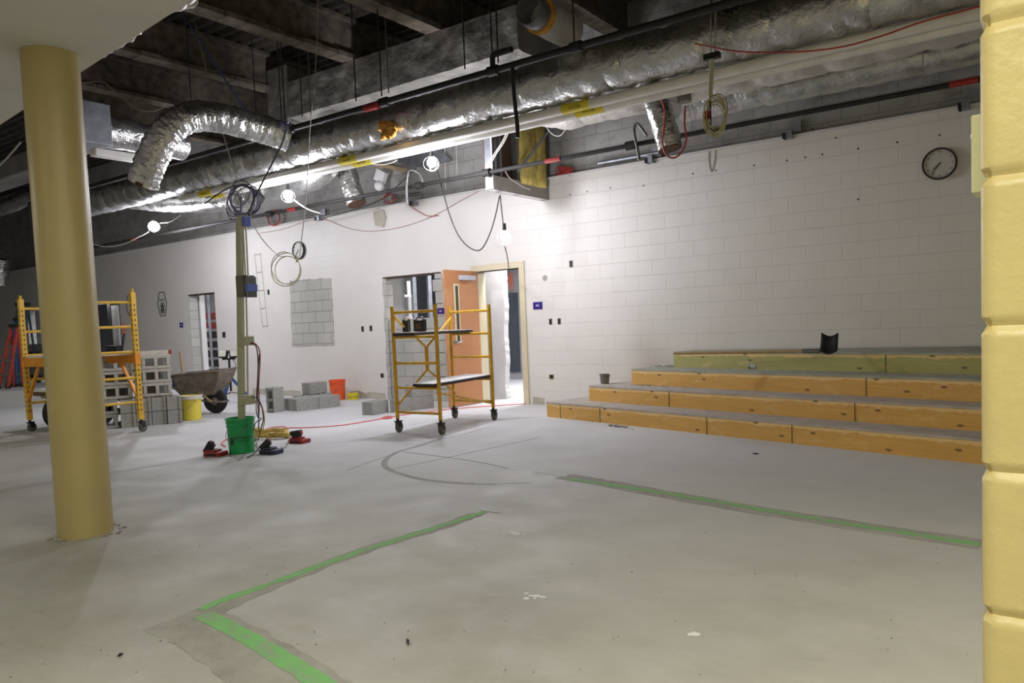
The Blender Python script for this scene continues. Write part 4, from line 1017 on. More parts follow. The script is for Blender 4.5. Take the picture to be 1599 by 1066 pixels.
# ================================================================== CART UNDER THE FAR SCAFFOLD
cw_ = FL(66, 665); cw_.z = 0
t = thing('platform_cart', 'low flat cart with two big black tyres behind the tan column', 'cart', cw_)
c0_ = Vector((-12.22, 5.12, 0))
ud = Vector((1, .0, 0)); vd_ = Vector((0, 1, 0))
zc_ = HZ(Vector((-12.2, 4.9, 0)), 45, 617)
MB().box(c0_+Vector((.25, .1, zc_)), (1.05, .6, .06)).build('deck', 'brown', t, bev=.004)
MB().box(c0_+Vector((.25, .1, zc_+.05)), (.95, .55, .04)).build('plywood_top', 'plank', t)
MB().bar(c0_+Vector((-.2, -.1, zc_-.05)), c0_+Vector((.7, -.1, zc_-.05)), .05, .05).build('frame', 'post', t)
for i, (dx, dy) in enumerate(((-.1, .58), (.24, -.12), (.55, .4))):
    mm = Matrix(((0.5, 0, .866), (-.866, 0, .5), (0, 1, 0)))
    rw = .22
    o = MB().lathe([(rw*.5, -.06), (rw*.9, -.06), (rw, -.03), (rw, .03), (rw*.9, .06), (rw*.5, .06)], c0_+Vector((dx, dy, rw)), 30, mm).build('tyre', 'rubber', t, True)
    MB().lathe([(0, -.03), (rw*.2, -.05), (rw*.5, -.02), (rw*.5, .02), (rw*.2, .05), (0, .03)], c0_+Vector((dx, dy, rw)), 20, mm).build('wheel_hub', 'darkmetal', o, True)
    MB().bar(c0_+Vector((dx, dy, rw)), c0_+Vector((dx+.08, dy, zc_-.05)), .03).build('fork', 'post', t)
# ================================================================== LADDERS AT THE FAR LEFT
def ladder(u0, v0, u1, v1, wpx, mat, label, deep, topm='black', zbase=0.):
    b = FL(u0, v0, zbase); top = PY(u1, v1, b.y+.1); w_ = PR(b, wpx); r_ = Vector((rgt.x, rgt.y, 0)).normalized(); bk = Vector((-r_.y, r_.x, 0))
    t = thing('step_ladder', label, 'ladder', (b.x, b.y, zbase), 0, 'fibreglass step ladders at the far left')
    h_ = top.z-zbase; tcx = top-r_*0+Vector((0, 0, 0)); tc = Vector((top.x, b.y+deep*.5, 0))
    def fr(side, f_, back): 
        base = Vector((b.x, b.y, zbase))+r_*(w_*.5*side)+(bk*deep if back else Vector())
        tp_ = Vector((top.x, top.y, zbase+h_))+r_*(w_*.33*side)+bk*(deep*.45)
        return base.lerp(tp_, f_)
    for s_ in (-1, 1):
        MB().bar(fr(s_, 0, 0), fr(s_, 1, 0), .03, .075, bk).build('front_rail', mat, t); MB().bar(fr(s_, 0, 1), fr(s_, 1, 1), .025, .05, bk).build('rear_rail', mat, t)
        for back in (0, 1): MB().box(fr(s_, 0, back)+Vector((0, 0, .03)), (.05, .09, .06)).build('foot', 'rubber', t)
    k = int(h_/.3)
    for i in range(1, k):
        f_ = i*.3/h_; MB().bar(fr(-1, f_, 0), fr(1, f_, 0), .085, .03).build('tread', 'steel', t)
        if i % 2: MB().bar(fr(-1, f_, 1), fr(1, f_, 1), .02, .03).build('brace', 'steel', t)
    MB().box((fr(-1, 1, 0)+fr(1, 1, 0))/2+Vector((0, 0, .02)), (w_*.8, .18, .07), math.atan2(r_.y, r_.x)).build('top_cap', topm, t, bev=.006)
ladder(5, 607, 12, 510, 15, 'redl', 'red fibreglass step ladder at the far left edge', .5, 'black', zp)
ladder(24, 601, 24, 476, 22, 'teal', 'taller dark teal step ladder behind the red one', .6, 'black', zp)
ladder(19, 604, 24, 500, 8, 'bluel', 'blue ladder between the red and the teal ones', .15, 'black', zp)
# clutter in the wide opening behind the tan column
yo = D+1.0
pa_, pb2 = PY(49, 480, yo), PY(58, 480, yo)
struct('wall_partition_left', MB().box(((pa_.x+pb2.x)/2-.6, yo+.1, 1.4), (pb2.x-pa_.x+1.2, .1, 2.8)), 'whitegyp')
p0 = PY(54, 545, D-.9)
t = thing('equipment_cabinet', 'dark grey equipment cabinet behind the far scaffold, left of the tan column', 'cabinet', (p0.x, D-.6, 0))
MB().box((p0.x, D-.6, .62), (.95, .6, 1.2)).build('cabinet_body', 'greywall', t, bev=.01); MB().box((p0.x, D-.92, .9), (.7, .04, .25)).build('dark_recess', 'black', t)
for i in range(3): MB().box((p0.x-.25+.25*i, D-.915, .35), (.12, .03, .14)).build('dark_vent', 'black', t)
p1 = PY(172, 475, D+.5); tag(MB().box((p1.x, D+.5, 1.25), (.16, .1, 2.5)).build('steel_post', 'darkmetal'), 'dark steel post in the opening right of the tan column', 'post')
p1, p2 = PY(178, 478, D+.35), PY(185, 540, D+.35)
tag(MB().box(((p1.x+p2.x)/2, D+.35, (p1.z+p2.z)/2+.02), (.30, .05, p1.z-p2.z)).build('light_board', 'white'), 'bright white board standing in the opening behind the far scaffold', 'board')
tag(MB().box(((p1.x+p2.x)/2+.1, D+.33, .55), (.5, .4, 1.1)).build('dark_crate', 'black', bev=.01), 'black crate below the bright white board', 'crate')
a_, b_ = PY(187, 545, D-.08), PY(193, 513, D-.05)
t = thing('broom', 'thin dark broom with an orange grip leaning against the far wall', 'broom', (a_.x, D-.1, 0)); b0 = Vector((a_.x-.12, D-.12, .1))
MB().tube([b0, Vector((b_.x, D-.05, b_.z-.12))], .018, 8).build('handle', 'darkmetal', t, True); MB().tube([Vector((b_.x, D-.05, b_.z-.12)), Vector((b_.x+.01, D-.045, b_.z+.12))], .024, 8).build('grip', 'orangeb', t, True)
MB().box(b0-Vector((0, 0, .05)), (.3, .06, .1)).build('brush_head', 'black', t)
# ================================================================== FLOOR MARKS
def strip(name, mat, pts, w_, label, cat, z=.0015, th=.0015, amp=.0, kind=None, tw=None):
    P = cr([FL(u, v) for u, v in pts], 8); m = MB(); Lv, Rv = [], []
    for i, p in enumerate(P):
        d_ = (P[min(i+1, len(P)-1)]-P[max(i-1, 0)]).normalized(); n_ = Vector((-d_.y, d_.x, 0)); f_ = i/(len(P)-1)
        ww_ = w_ if tw is None else w_*(1-f_)+tw*f_
        j1, j2 = random.uniform(-amp, amp), random.uniform(-amp, amp)
        Lv.append(p+n_*(ww_/2+j1)+Vector((0, 0, z))); Rv.append(p-n_*(ww_/2+j2)+Vector((0, 0, z)))
    k = len(P); vs = Lv+Rv+[q+Vector((0, 0, th)) for q in Lv]+[q+Vector((0, 0, th)) for q in Rv]; fs = []
    for i in range(k-1):
        fs += [(i, i+1, k+i+1, k+i), (2*k+i, 3*k+i, 3*k+i+1, 2*k+i+1), (i, 2*k+i, 2*k+i+1, i+1), (k+i, k+i+1, 3*k+i+1, 3*k+i)]
    fs += [(0, k, 3*k, 2*k), (k-1, 3*k-1, 4*k-1, 2*k-1)]
    return tag(m.add(vs, fs).build(name, mat), label, cat)
strip('cement_patch', 'patch', [(300, 966), (340, 952), (430, 912), (560, 862), (690, 822), (745, 802)], .11, 'dull cement patch strip under the slanting green line in the foreground', 'floor patch', .0006, .0007, .012)
strip('cement_patch', 'patch', [(270, 965), (330, 985), (420, 1045), (520, 1110)], .30, 'wide dark cement patch strip along the green line at the bottom', 'floor patch', .0004, .0007, .015)
strip('cement_patch', 'patch', [(250, 975), (330, 1030), (400, 1085)], .07, 'narrow dark cement strip left of the bottom green line', 'floor patch', .0007, .0007, .01)
strip('cement_patch', 'patch', [(1535, 850), (1300, 815), (1100, 782), (960, 757), (880, 743)], .20, 'dull cement patch strip under the right-hand green line', 'floor patch', .0004, .0007, .012)
strip('cement_patch', 'patch', [(692, 682), (660, 694), (625, 704), (606, 714), (600, 724), (608, 733), (640, 744), (680, 751), (735, 755), (775, 755)], .055, 'thin dark curved saw-cut patch looping on the floor', 'floor patch', .0004, .0007, .004)
strip('saw_cut', 'darkmetal', [(612, 732), (700, 714), (842, 683)], .008, 'thin straight dark saw cut crossing the curved patch', 'saw cut', .0003, .0006)
strip('saw_cut', 'darkmetal', [(630, 705), (740, 720), (800, 733)], .012, 'faint straight saw cut running toward the white chalk line', 'saw cut', .0003, .0006)
strip('saw_cut', 'darkmetal', [(540, 735), (640, 700), (760, 668)], .006, 'faint saw cut left of the near scaffold', 'saw cut', .0003, .0006)
strip('paint_line', 'greenpaint', [(316, 952), (345, 938), (420, 912), (560, 862), (690, 821), (757, 799)], .055, 'green painted line slanting from the corner up to the small white dash', 'paint line', .0016, .001, .008)
strip('paint_line', 'greenpaint', [(318, 960), (380, 992), (440, 1028), (520, 1080)], .085, 'bright green painted line running off the bottom of the picture', 'paint line', .0016, .001, .004)
strip('paint_line', 'greenpaint', [(888, 748), (960, 758), (1100, 780), (1220, 801), (1350, 822), (1535, 851)], .06, 'long green painted line running right toward the yellow wall', 'paint line', .0016, .001, .008, tw=.05)
strip('chalk_line', 'chalk', [(750, 796), (764, 798), (781, 800)], .022, 'short white dash at the end of the slanting green line', 'chalk mark', .003, .0008)
strip('chalk_line', 'chalk', [(742, 755), (780, 755), (830, 753)], .018, 'white chalk dash on the curved patch', 'chalk mark', .0016, .0008)
strip('chalk_line', 'chalk', [(836, 736), (855, 739), (885, 744)], .022, 'white chalk dash leading to the right-hand green line', 'chalk mark', .0016, .0008)
strip('chalk_line', 'chalk', [(790, 732), (808, 734)], .016, 'faint white dash above the curved patch', 'chalk mark', .0016, .0008)
def splat(u, v, w_, h_, label, n=8):
    c_ = FL(u, v); m = MB()
    for i in range(n):
        a = random.uniform(0, 6.28); r_ = random.random()
        m.blob((c_.x+math.cos(a)*r_*w_, c_.y+math.sin(a)*r_*h_, .001), random.uniform(.008, .022), 8, .5, .12)
    tag(m.build('plaster_splat', 'chalk', smooth=True), label, 'plaster splat')
splat(833, 931, .06, .05, 'white plaster splat on the bare floor in the foreground'); splat(807, 833, .05, .06, 'small white plaster splat below the white dash')
splat(1083, 990, .02, .02, 'tiny white plaster speck low on the right floor', 3)
# dark patch plates by the near scaffold are cast shadow; loose grit all over the floor
m = MB()
for i in range(150):
    u, v = random.uniform(0, 1525), 640+random.random()**.8*420
    p = FL(u, v)
    if p.y > 8 or p.x < -18: continue
    m.blob((p.x, p.y, .002), random.uniform(.0015, .0045), 6, .5, .6)
o = m.build('floor_grit', 'chip'); o['kind'] = 'stuff'; tag(o, 'loose dark grit and small stones scattered over the concrete floor', 'grit')
for i, (u, v, lb) in enumerate(((188, 1024, 'small dark pebble alone on the floor at lower left'), (637, 1003, 'dark splinter on the floor right of the bottom green line'), (1180, 709, 'thin dark splinter on the floor before the bottom step'))):
    p = FL(u, v); a = random.random()*3; d_ = Vector((math.cos(a), math.sin(a), 0))*(.014 if i == 0 else .03)
    tag(MB().tube([p-d_+Vector((0, 0, .005)), p+Vector((0, 0, .007)), p+d_+Vector((0, 0, .005))], [.002, .007, .002], 6).build('debris_chip', 'darkmetal', smooth=True), lb, 'debris')
# ================================================================== OVERHEAD
ordn = ['first', 'second', 'third', 'fourth', 'fifth', 'sixth', 'seventh', 'eighth', 'ninth', 'tenth', 'eleventh', 'twelfth', 'thirteenth', 'fourteenth']
bxs = [-13.6, -11.9, -10.13, -8.2, -6.62, -4.9, -3.2, -1.5]
for i, x_ in enumerate(bxs):
    m = MB(); zb0 = 5.0
    for f_ in range(24):
        y0_, y1_ = 2.7+f_*(D-2.7)/24, 2.7+(f_+1)*(D-2.7)/24; j_ = random.uniform(-.012, .012)
        m.box((x_+j_, (y0_+y1_)/2, zb0+.03), (.24+j_, y1_-y0_, .06+j_)); m.box((x_, (y0_+y1_)/2, zb0+.28), (.06, y1_-y0_, .46)); m.box((x_-j_, (y0_+y1_)/2, 5.53), (.22, y1_-y0_, .05))
    tag(m.build('roof_joist', 'beamfp'), 'dark fireproofed steel joist under the roof deck, %s from the left' % ordn[i], 'joist', 'roof joists')
def wob(P, amp): return [Vector(p)+Vector([noise.noise(Vector((i*.7, k*9, amp*50)))*amp for k in range(3)]) for i, p in enumerate(P)]
def line_pts(p, q, step): p, q = Vector(p), Vector(q); n_ = max(2, int((q-p).length/step)); return [p.lerp(q, i/n_) for i in range(n_+1)]
def duct(name, mat, pts, r, label, jit=.05, jsc=7., n=28, step=None, cat='duct', grp=None, taper=None):
    P = pts; k = len(P); rr = r if isinstance(r, list) else [r]*k
    if taper: rr = [a*min(1, .25+i/taper) for i, a in enumerate(rr)]
    return tag(MB().tube(P, rr, n, True, False, jit, jsc).build(name, mat, smooth=True), label, cat, grp)
# main insulated duct along the wall
zm = PY(760, 195, 7.).z+.28
duct('main_duct', 'foil', wob(line_pts((-16.5, 7.0, zm), (1.4, 7.0, zm), .06), .025), .235, 'long round foil-wrapped main duct running the length of the room', .07, 6.)
# box duct above it
m = MB(); X0, X1 = PY(432, 120, 7.6).x+.3, -5.3; y0_, y1_ = 7.55, 8.5; z0_, z1_ = PY(600, 140, 7.55).z, PY(650, 60, 7.55).z
gx, gz = 70, 10; V = []; Fc = []
loop = [(y0_, z0_+(z1_-z0_)*j/8) for j in range(8)]+[(y0_+(y1_-y0_)*j/8, z1_) for j in range(8)]+[(y1_, z1_-(z1_-z0_)*j/8) for j in range(8)]+[(y1_-(y1_-y0_)*j/8, z0_) for j in range(8)]
kk = len(loop)
for i in range(gx+1):
    for (y_, z_) in loop:
        p = Vector((X0+(X1-X0)*i/gx, y_, z_)); sag = .03*noise.noise(p*2.2)+.02*noise.noise(p*7)
        V.append(p+Vector((0, sag, sag*.8)))
for i in range(gx):
    for j in range(kk): Fc.append((i*kk+j, i*kk+(j+1) % kk, (i+1)*kk+(j+1) % kk, (i+1)*kk+j))
Fc += [tuple(range(kk)), tuple(gx*kk+j for j in range(kk))]
tag(m.add(V, Fc).build('box_duct', 'foildull', smooth=True), 'big rectangular dusty foil-wrapped duct above the main duct', 'duct')
# upright box duct at its left end and lower branch
pl_ = PY(432, 120, 7.6)
tag(MB().box((pl_.x, 7.75, 4.75), (.5, .35, 1.1)).build('riser_duct', 'foildull', bev=.03), 'upright dark duct rising to the deck left of the box duct', 'duct')
# wide pale wrap between main duct and wall
pw = [PY(u, v, 7.95) for u, v in ((800, 118), (860, 128), (920, 130), (1000, 120), (1100, 95))]
zc = PY(1000, 150, 7.95).z+.10
P = line_pts((-5.9, 8.0, zc+.14), (-5.0, 8.0, zc+.02), .08)[:-1]+line_pts((-5.0, 8.0, zc+.02), (1.4, 8.0, zc+.02), .09)
duct('wrapped_duct', 'foilwhite', wob(P, .03), [.12+.17*min(1, i/12) for i in range(len(P))], 'wide pale-wrapped duct sagging between the main duct and the block wall', .08, 4.5)
# lower silver duct near the wall
zq = PY(1300, 146, 8.75).z+.19
P = line_pts((-3.75, 8.75, zq), (1.4, 8.75, zq), .08)
duct('silver_duct', 'foil', wob(P, .02), .185, 'bright silver duct nearest the block wall at upper right', .06, 7.)
# capped stub duct and white duct crossing to the main duct
a_, b_ = PY(822, 18, 5.2), PY(950, 88, 6.9); a_ = FL(826, 16, 4.25); b_ = Vector((a_.x, 7.0, 4.25))
st = thing('branch_duct', 'white round duct dropping across the ceiling into the main duct', 'duct', a_)
MB().tube(line_pts(a_+Vector((0, .22, 0)), b_, .08), .165, 26, True, False, .05, 7.).build('duct_wrap', 'foilwhite', st, True)
MB().lathe([(.13, -.02), (.145, -.02), (.145, .26), (.13, .26), (.13, -.02)], a_, 30, Matrix(((1, 0, 0), (0, 0, 1), (0, 1, 0)))).build('open_collar', 'galv', st, True)
MB().lathe([(.145, 0), (.172, .0), (.172, .05), (.145, .05)], a_+Vector((0, .17, 0)), 30, Matrix(((1, 0, 0), (0, 0, 1), (0, 1, 0)))).build('insulation_edge', 'insulor', st, True)
# duct over the column behind the soffit edge
pts = [PY(u, v, 2.95) for u, v in ((128, 97), (165, 78), (205, 52), (240, 22), (280, 2), (330, -25))]
duct('foil_wrap_edge', 'foil', wob(cr(pts, 8), .01), .035, 'crumpled foil wrap hanging along the edge of the white soffit', .35, 16., 20, cat='foil')
duct('foil_pouch', 'foilwhite', cr([PY(u, v, 3.0) for u, v in ((262, 8), (280, 4), (300, -2))], 5), .05, 'bulging silver foil pouch at the soffit edge top', .25, 12., 20, cat='foil')
# left cross duct with grey box
zc = FL(160, 222, 3.9).z; p = FL(158, 205, 3.95)
P = line_pts((p.x, p.y-.0, 3.95), (p.x, 6.2, 3.95), .08)
duct('cross_duct', 'foil', wob(P, .015), .2, 'foil-wrapped cross duct leaving the grey metal box by the tan column', .06, 7.)
t = thing('duct_box', 'grey sheet metal duct box half hidden by the tan column', 'duct box', (p.x, p.y-.2, 3.95))
MB().box((p.x-.12, p.y-.2, 3.98), (.75, .42, .52)).build('box_body', 'galv', t, bev=.01)
for dx, dz in ((-.1, .31), (.08, .33), (.2, .28), (.16, .22)): MB().box((p.x+dx, p.y-.42, 3.98+dz-.08), (.11, .01, .08)).build('tape_patch', 'whiteb', t)
pq = FL(150, 238, 3.62)
ye_ = pq.y
while PROJ((pq.x, ye_, 3.62))[0] < 232: ye_ += .05
tag(MB().box((pq.x, (pq.y-.05+ye_)/2, 3.62), (.16, ye_-pq.y+.05, .10)).build('white_duct', 'whitepipe', bev=.02), 'flat white duct below the cross duct beside the tan column', 'duct')
# sagging foil duct below the main duct at left
pts = [PY(u, v, 7.6) for u, v in ((-90, 335), (0, 325), (48, 306), (100, 300), (150, 305), (230, 314), (300, 316), (370, 311), (400, 304))]
P = cr(pts, 14)
duct('sagging_duct', 'foil', wob(P, .02), .17, 'long foil-wrapped duct sagging below the main duct at left', .08, 6.)
duct('elbow_duct', 'foil', wob(cr([PY(u, v, 7.8) for u, v in ((512, 222), (510, 245), (492, 267), (462, 280), (425, 290))], 8), .01), .25, 'bright foil elbow duct left of the hanging flexible duct', .08, 7.)
# flexible foil ducts
def flexd(pts, y_, rpx, label, r_end=None):
    ys_ = y_ if isinstance(y_, list) else [y_]*len(pts)
    P = cr([PY(u, v, q) for (u, v), q in zip(pts, ys_)], 16); r_ = PR(P[len(P)//2], rpx); rr = []
    for i in range(len(P)): rr.append(r_*(1+.018*math.sin(i*2.1)))
    t = thing('flexible_duct', label, 'duct', P[0], 0, 'flexible foil ducts')
    MB().tube(P, rr, 30, False, False, .10, 13.).build('foil_sleeve', 'flex', t, True)
    d_ = (P[1]-P[0]).normalized()
    MB().tube([P[0]-d_*.01, P[0]+d_*.03], [r_*.97, r_*.97], 26).build('open_end', 'brown', t, True)
    return t
flexd([(222, 287), (236, 252), (256, 212), (282, 189), (310, 181), (350, 186), (400, 199), (450, 214)], [4.6, 4.65, 4.75, 4.9, 5.1, 5.4, 5.8, 6.15], 23, 'thick flexible foil duct bending down in a hook at left')
flexd([(557, 318), (549, 292), (541, 265), (533, 245), (528, 225)], 8.3, 15, 'short flexible foil duct hanging over the wall left of centre')
flexd([(1046, 232), (1040, 205), (1030, 175), (1020, 150), (1012, 128)], 7.5, 19, 'flexible foil duct hanging open at right of centre')
flexd([(-8, 440), (-6, 420), (-4, 400)], 8.6, 18, 'flexible foil duct end at the far left edge')
# pipes
def pipe(name, mat, y_, z_, x0_, x1_, r, label, grp=None):
    return tag(MB().tube(line_pts((x0_, y_, z_), (x1_, y_, z_), .4), r, 14).build(name, mat, smooth=True), label, 'pipe', grp)
zp1 = PY(800, 102, 6.5).z; xe_ = PY(150, 292, 6.5).x
t = thing('sprinkler_pipe', 'long black sprinkler pipe in front of the main duct', 'pipe', (-6, 6.5, zp1))
MB().tube(line_pts((-16, 6.5, zp1), (1.4, 6.5, zp1), .4), .036, 14).build('pipe_run', 'blackpipe', t, True)
def coup(t, p, mat='blackpipe', r=.052, ln=.12): MB().tube([p-Vector((ln/2, 0, 0)), p+Vector((ln/2, 0, 0))], r, 14).build('coupling', mat, t, True)
for u, v in ((455, 215), (600, 160), (770, 110), (900, 77)):
    p = PY(u, v, 6.5); coup(t, Vector((p.x, 6.5, zp1)))
pt1 = PY(770, 108, 6.5); pt1.z = zp1
MB().tube(cr([pt1, pt1+Vector((0, 0, .14)), pt1+Vector((.05, 0, .16)), pt1+Vector((.25, .0, .16))], 5), .03, 10).build('branch_pipe', 'blackpipe', t, True)
pd_ = [PY(u, v, 6.45) for u, v in ((800, 104), (801, 125), (803, 150), (806, 180), (808, 200), (808, 215))]
MB().tube(cr(pd_, 4), .022, 10).build('flex_drop', 'darkmetal', t, True)
pr_ = PY(583, 176, 6.5); MB().tube([Vector((pr_.x-.1, 6.46, zp1-.03)), Vector((pr_.x+.12, 6.46, zp1-.03))], .042, 10).build('red_band', 'red', t, True, label='red painted band')
zp2 = PY(800, 262, 8.1).z
t = thing('sprinkler_pipe', 'black sprinkler pipe running low along the block wall', 'pipe', (-6, 8.1, zp2))
MB().tube(line_pts((-19, 8.1, zp2), (1.4, 8.1, zp2), .4), .027, 14).build('pipe_run', 'blackpipe', t, True)
for u, v in ((655, 287), (760, 268), (985, 222), (420, 325)):
    p = PY(u, v, 8.1); coup(t, Vector((p.x, 8.1, zp2)))
for u0, u1 in ((852, 876), (1484, 1528), (446, 458), (198, 206)):
    a_, b_ = PY(u0, 250, 8.1).x, PY(u1, 250, 8.1).x; MB().tube([(a_, 8.095, zp2), (b_, 8.095, zp2)], .030, 12).build('red_label', 'red', t, True, label='red pipe label')
def drop(pts, y_, r=.018, mat='steel'): MB().tube(cr([PY(u, v, y_) for u, v in pts], 4), r, 10).build('sprinkler_drop', mat, t, True)
drop(((660, 285), (655, 270), (640, 266), (636, 280), (635, 300), (636, 318)), 8.05)
drop(((1010, 212), (995, 193), (990, 205), (996, 235), (998, 250)), 8.05)
# white jacketed pipes under the main duct
yw_ = 7.05
zw1 = PY(700, 213, yw_).z
xl = PY(283, 305, yw_).x
for i, (dy, dz, xe0, lb) in enumerate(((0, 0, xl, 'white jacketed pipe under the main duct, upper one of the pair'), (.13, -.03, xl+.9, 'white jacketed pipe under the main duct, lower one of the pair'))):
    t = thing('jacketed_pipe', lb, 'pipe', (xe0, yw_+dy, zw1+dz))
    MB().tube(line_pts((xe0, yw_+dy, zw1+dz), (1.4, yw_+dy, zw1+dz), .4), .052, 16).build('pipe_jacket', 'whitepipe', t, True)
    for u in ((322, 545, 900) if i == 0 else (330, 556, 912)):
        x_ = PY(u, 300-.235*(u-300), yw_).x; MB().tube([(x_-.17, yw_+dy, zw1+dz), (x_+.17, yw_+dy, zw1+dz)], .0535, 16).build('yellow_label', 'labely', t, True, label='yellow pipe label')
        tm = MB(); v_, f_ = text_mb('WATER', .045, Matrix.Identity(4)); a0 = R(-150)
        tm.add([(x_+q.x, yw_+dy-(.0545+q.z)*math.cos(q.y/.0545-.35), zw1+dz+(.0545+q.z)*math.sin(q.y/.0545-.35)) for q in v_], f_); tm.build('lettering', 'textblack', t)
# conduits near the white ledge, white pipe up right
zc1 = PY(1180, 120, 7.4).z
tag(MB().tube(line_pts((-5.0, 7.4, zc1), (1.4, 7.4, zc1), .4), .012, 8).build('conduit', 'rust', smooth=True), 'thin rusty rod running below the main duct at right', 'conduit')
a_, b_ = PY(935, 255, D-.03), PY(1030, 238, D-.03)
tag(MB().tube([(a_.x, D-.03, a_.z), (b_.x, D-.03, a_.z)], .03, 10).build('conduit', 'galv', smooth=True), 'short grey conduit on the ledge below the hanging flexible duct', 'conduit')
a_, b_ = PY(612, 309, D-.03), PY(655, 305, D-.03)
tag(MB().tube([(a_.x, D-.03, a_.z), (b_.x, D-.03, a_.z)], .022, 10).build('conduit', 'steel', smooth=True), 'short grey bracket arm at the white ledge left of centre', 'conduit')
# partition remnant hanging from above at the white wall
xq = WL(858, 312).x; bt = WL(858, 312).z; yq0 = PX(770, 300, xq).y; ztq = WL(858, 185).z; zg = PX(800, 280, xq).z
t = thing('partition_remnant', 'cut stub of a stud partition with yellow insulation hanging above the white wall', 'partition', (xq, D, bt))
zgl = PX(779, 275, xq).z
MB().box((xq-.006, (yq0+D)/2, (bt+zgl)/2), (.012, D-yq0, zgl-bt)).build('gypsum_skirt', 'gyp', t)
MB().box((xq-.065, (yq0+D)/2, bt+.01), (.12, D-yq0, .02)).build('bottom_bead', 'white', t)
MB().box((xq-.13, (yq0+D)/2, (bt+ztq)/2), (.012, D-yq0, ztq-bt)).build('rear_board', 'brown', t)
for y_ in (yq0+.012, yq0+.22, yq0+.62, D-.05):
    MB().box((xq-.065, y_, (bt+ztq)/2), (.10, .035, ztq-bt)).build('stud', 'galv', t)
MB().box((xq-.065, (yq0+D)/2, ztq+.02), (.14, D-yq0+.1, .10)).build('top_track', 'galv', t)
for y_, ln in ((yq0+.83, .36), (yq0+1.13, .24)):
    m = MB(); gv, gf = [], []; nn = 10
    for i in range(nn+1):
        for j in range(nn+1):
            f1_, f2_ = i/nn-.5, j/nn-.5; bul = .03*(1-(2*f1_)**2)*(1-(2*f2_)**4)+.012*noise.noise(Vector((f1_*5, f2_*9, y_)))
            gv.append((xq-.03+bul, y_+f1_*ln, (zgl-.04+ztq)/2+f2_*(ztq-zgl+.02)))
    for i in range(nn):
        for j in range(nn): gf.append((i*(nn+1)+j, (i+1)*(nn+1)+j, (i+1)*(nn+1)+j+1, i*(nn+1)+j+1))
    o = m.add(gv, gf).build('insulation_batt', 'insul', t, True); s_ = o.modifiers.new('thick', 'SOLIDIFY'); s_.thickness = .06
MB().box((xq+.003, yq0, (bt+ztq)/2), (.018, .02, ztq-bt)).build('corner_bead', 'white', t)
a_, b_ = PX(808, 268, xq+.05), PY(876, 180, 9.4)
tag(MB().bar(a_, PY(875, 181, D-.06), .04, .012, (1, 0, 0)).build('brace_channel', 'galv'), 'light steel channel bracing the partition remnant diagonally', 'brace')
# yellow insulation burst and clear film
p = PY(604, 202, 6.74)
m = MB()
for i in range(16): m.blob((p.x+random.gauss(0, .05), 6.76+random.gauss(0, .02), p.z+random.gauss(0, .06)), random.uniform(.03, .075), 8, .5)
tag(m.build('insulation_tuft', 'insulor', smooth=True), 'tuft of amber insulation bursting out of the main duct', 'insulation')
m = MB().tube(wob(cr([PY(u, v, 7.6) for u, v in ((1050, 128), (1052, 150), (1053, 165), (1050, 183))], 5), .02), [.06]*5+[.09]*6+[.07]*4+[.02], 16, True, False, .4, 9.)
tag(m.build('plastic_film', 'plasticfilm', smooth=True), 'scrap of clear plastic film hanging beside the open flexible duct', 'film')
m = MB()
p = PY(1069, 147, 7.5); m.tube([p-Vector((0, 0, .08)), p+Vector((0, 0, .07))], .07, 14)
t = thing('duct_takeoff', 'short capped pipe end with red cord beside the hanging flexible duct', 'pipe end', p)
m.build('pipe_end', 'greywire', t, True); MB().box(p+Vector((-.02, -.05, .07)), (.16, .05, .05)).build('clamp', 'darkmetal', t)
# ------------------------------------------------------------------ hanger rods
RODS = [(400, 40, 180, 7.), (440, 0, 190, 7.), (446, 70, 205, 6.5), (472, 68, 182, 7.3), (486, 78, 180, 7.3), (556, 25, 158, 6.8), (596, 22, 150, 6.6), (607, 24, 145, 7.4), (726, 45, 108, 7.4), (769, 0, 100, 7.2), (778, 0, 98, 7.2), (897, 10, 77, 6.5), (1112, 0, 35, 6.6), (300, 120, 182, 6.2)]
for i, (u, v0, v1, y_) in enumerate(sorted(RODS)):
    p = PY(u, v1, y_); tag(MB().tube([(p.x, y_, p.z), (p.x, y_, 5.6)], .009, 6).build('hanger_rod', 'rod'), 'thin dark hanger rod dropping from the roof deck, %s from the left' % ordn[i], 'rod', 'hanger rods')
# soffit-side dark shapes seen under the deck at far left
tag(MB().box((-16.5, 6.2, 4.4), (5, .5, .35)).build('dark_duct', 'foildull', bev=.03), 'dull dark duct high at the far left behind the tan column', 'duct')
# ------------------------------------------------------------------ coils and loose wires
def coil(name, mat, u, v, ru, rv, y_, turns, r, label, jit=.12, tail=None, spread=.12):
    pts = []
    for i in range(turns*14):
        a = i*2*math.pi/14; k_ = 1+jit*noise.noise(Vector((i*.17, u*.1, v*.1)))
        o1, o2 = noise.noise(Vector((i*.06, u, 5)))*ru*spread*2, noise.noise(Vector((i*.06, v, 9)))*rv*spread*2
        pts.append(PY(u+o1+ru*k_*math.cos(a), v+o2+rv*k_*math.sin(a), y_+.03*math.sin(i*.37)))
    if tail: pts = [PY(a, b, y_) for a, b in tail]+pts
    return tag(MB().tube(cr(pts, 3), r, 6).build(name, mat, smooth=True), label, 'coil')
coil('cable_coil', 'creamwire', 1117, 181, 16, 27, 6.6, 7, .0055, 'coil of cream cable hanging from a short pole at upper right', .3, None, .28)
p0, p1 = PY(1112, 88, 6.6), PY(1109, 150, 6.6)
t = thing('cable_pole', 'short olive pole with a dark cap from which the cream cable coil hangs', 'pole', p1)
MB().tube([p0, p1], .02, 10).build('pole', 'post', t, True); MB().box(p0, (.14, .06, .05)).build('cap', 'black', t); MB().tube([p1, p1+Vector((0, 0, -.25))], .006, 6).build('rod', 'darkmetal', t)
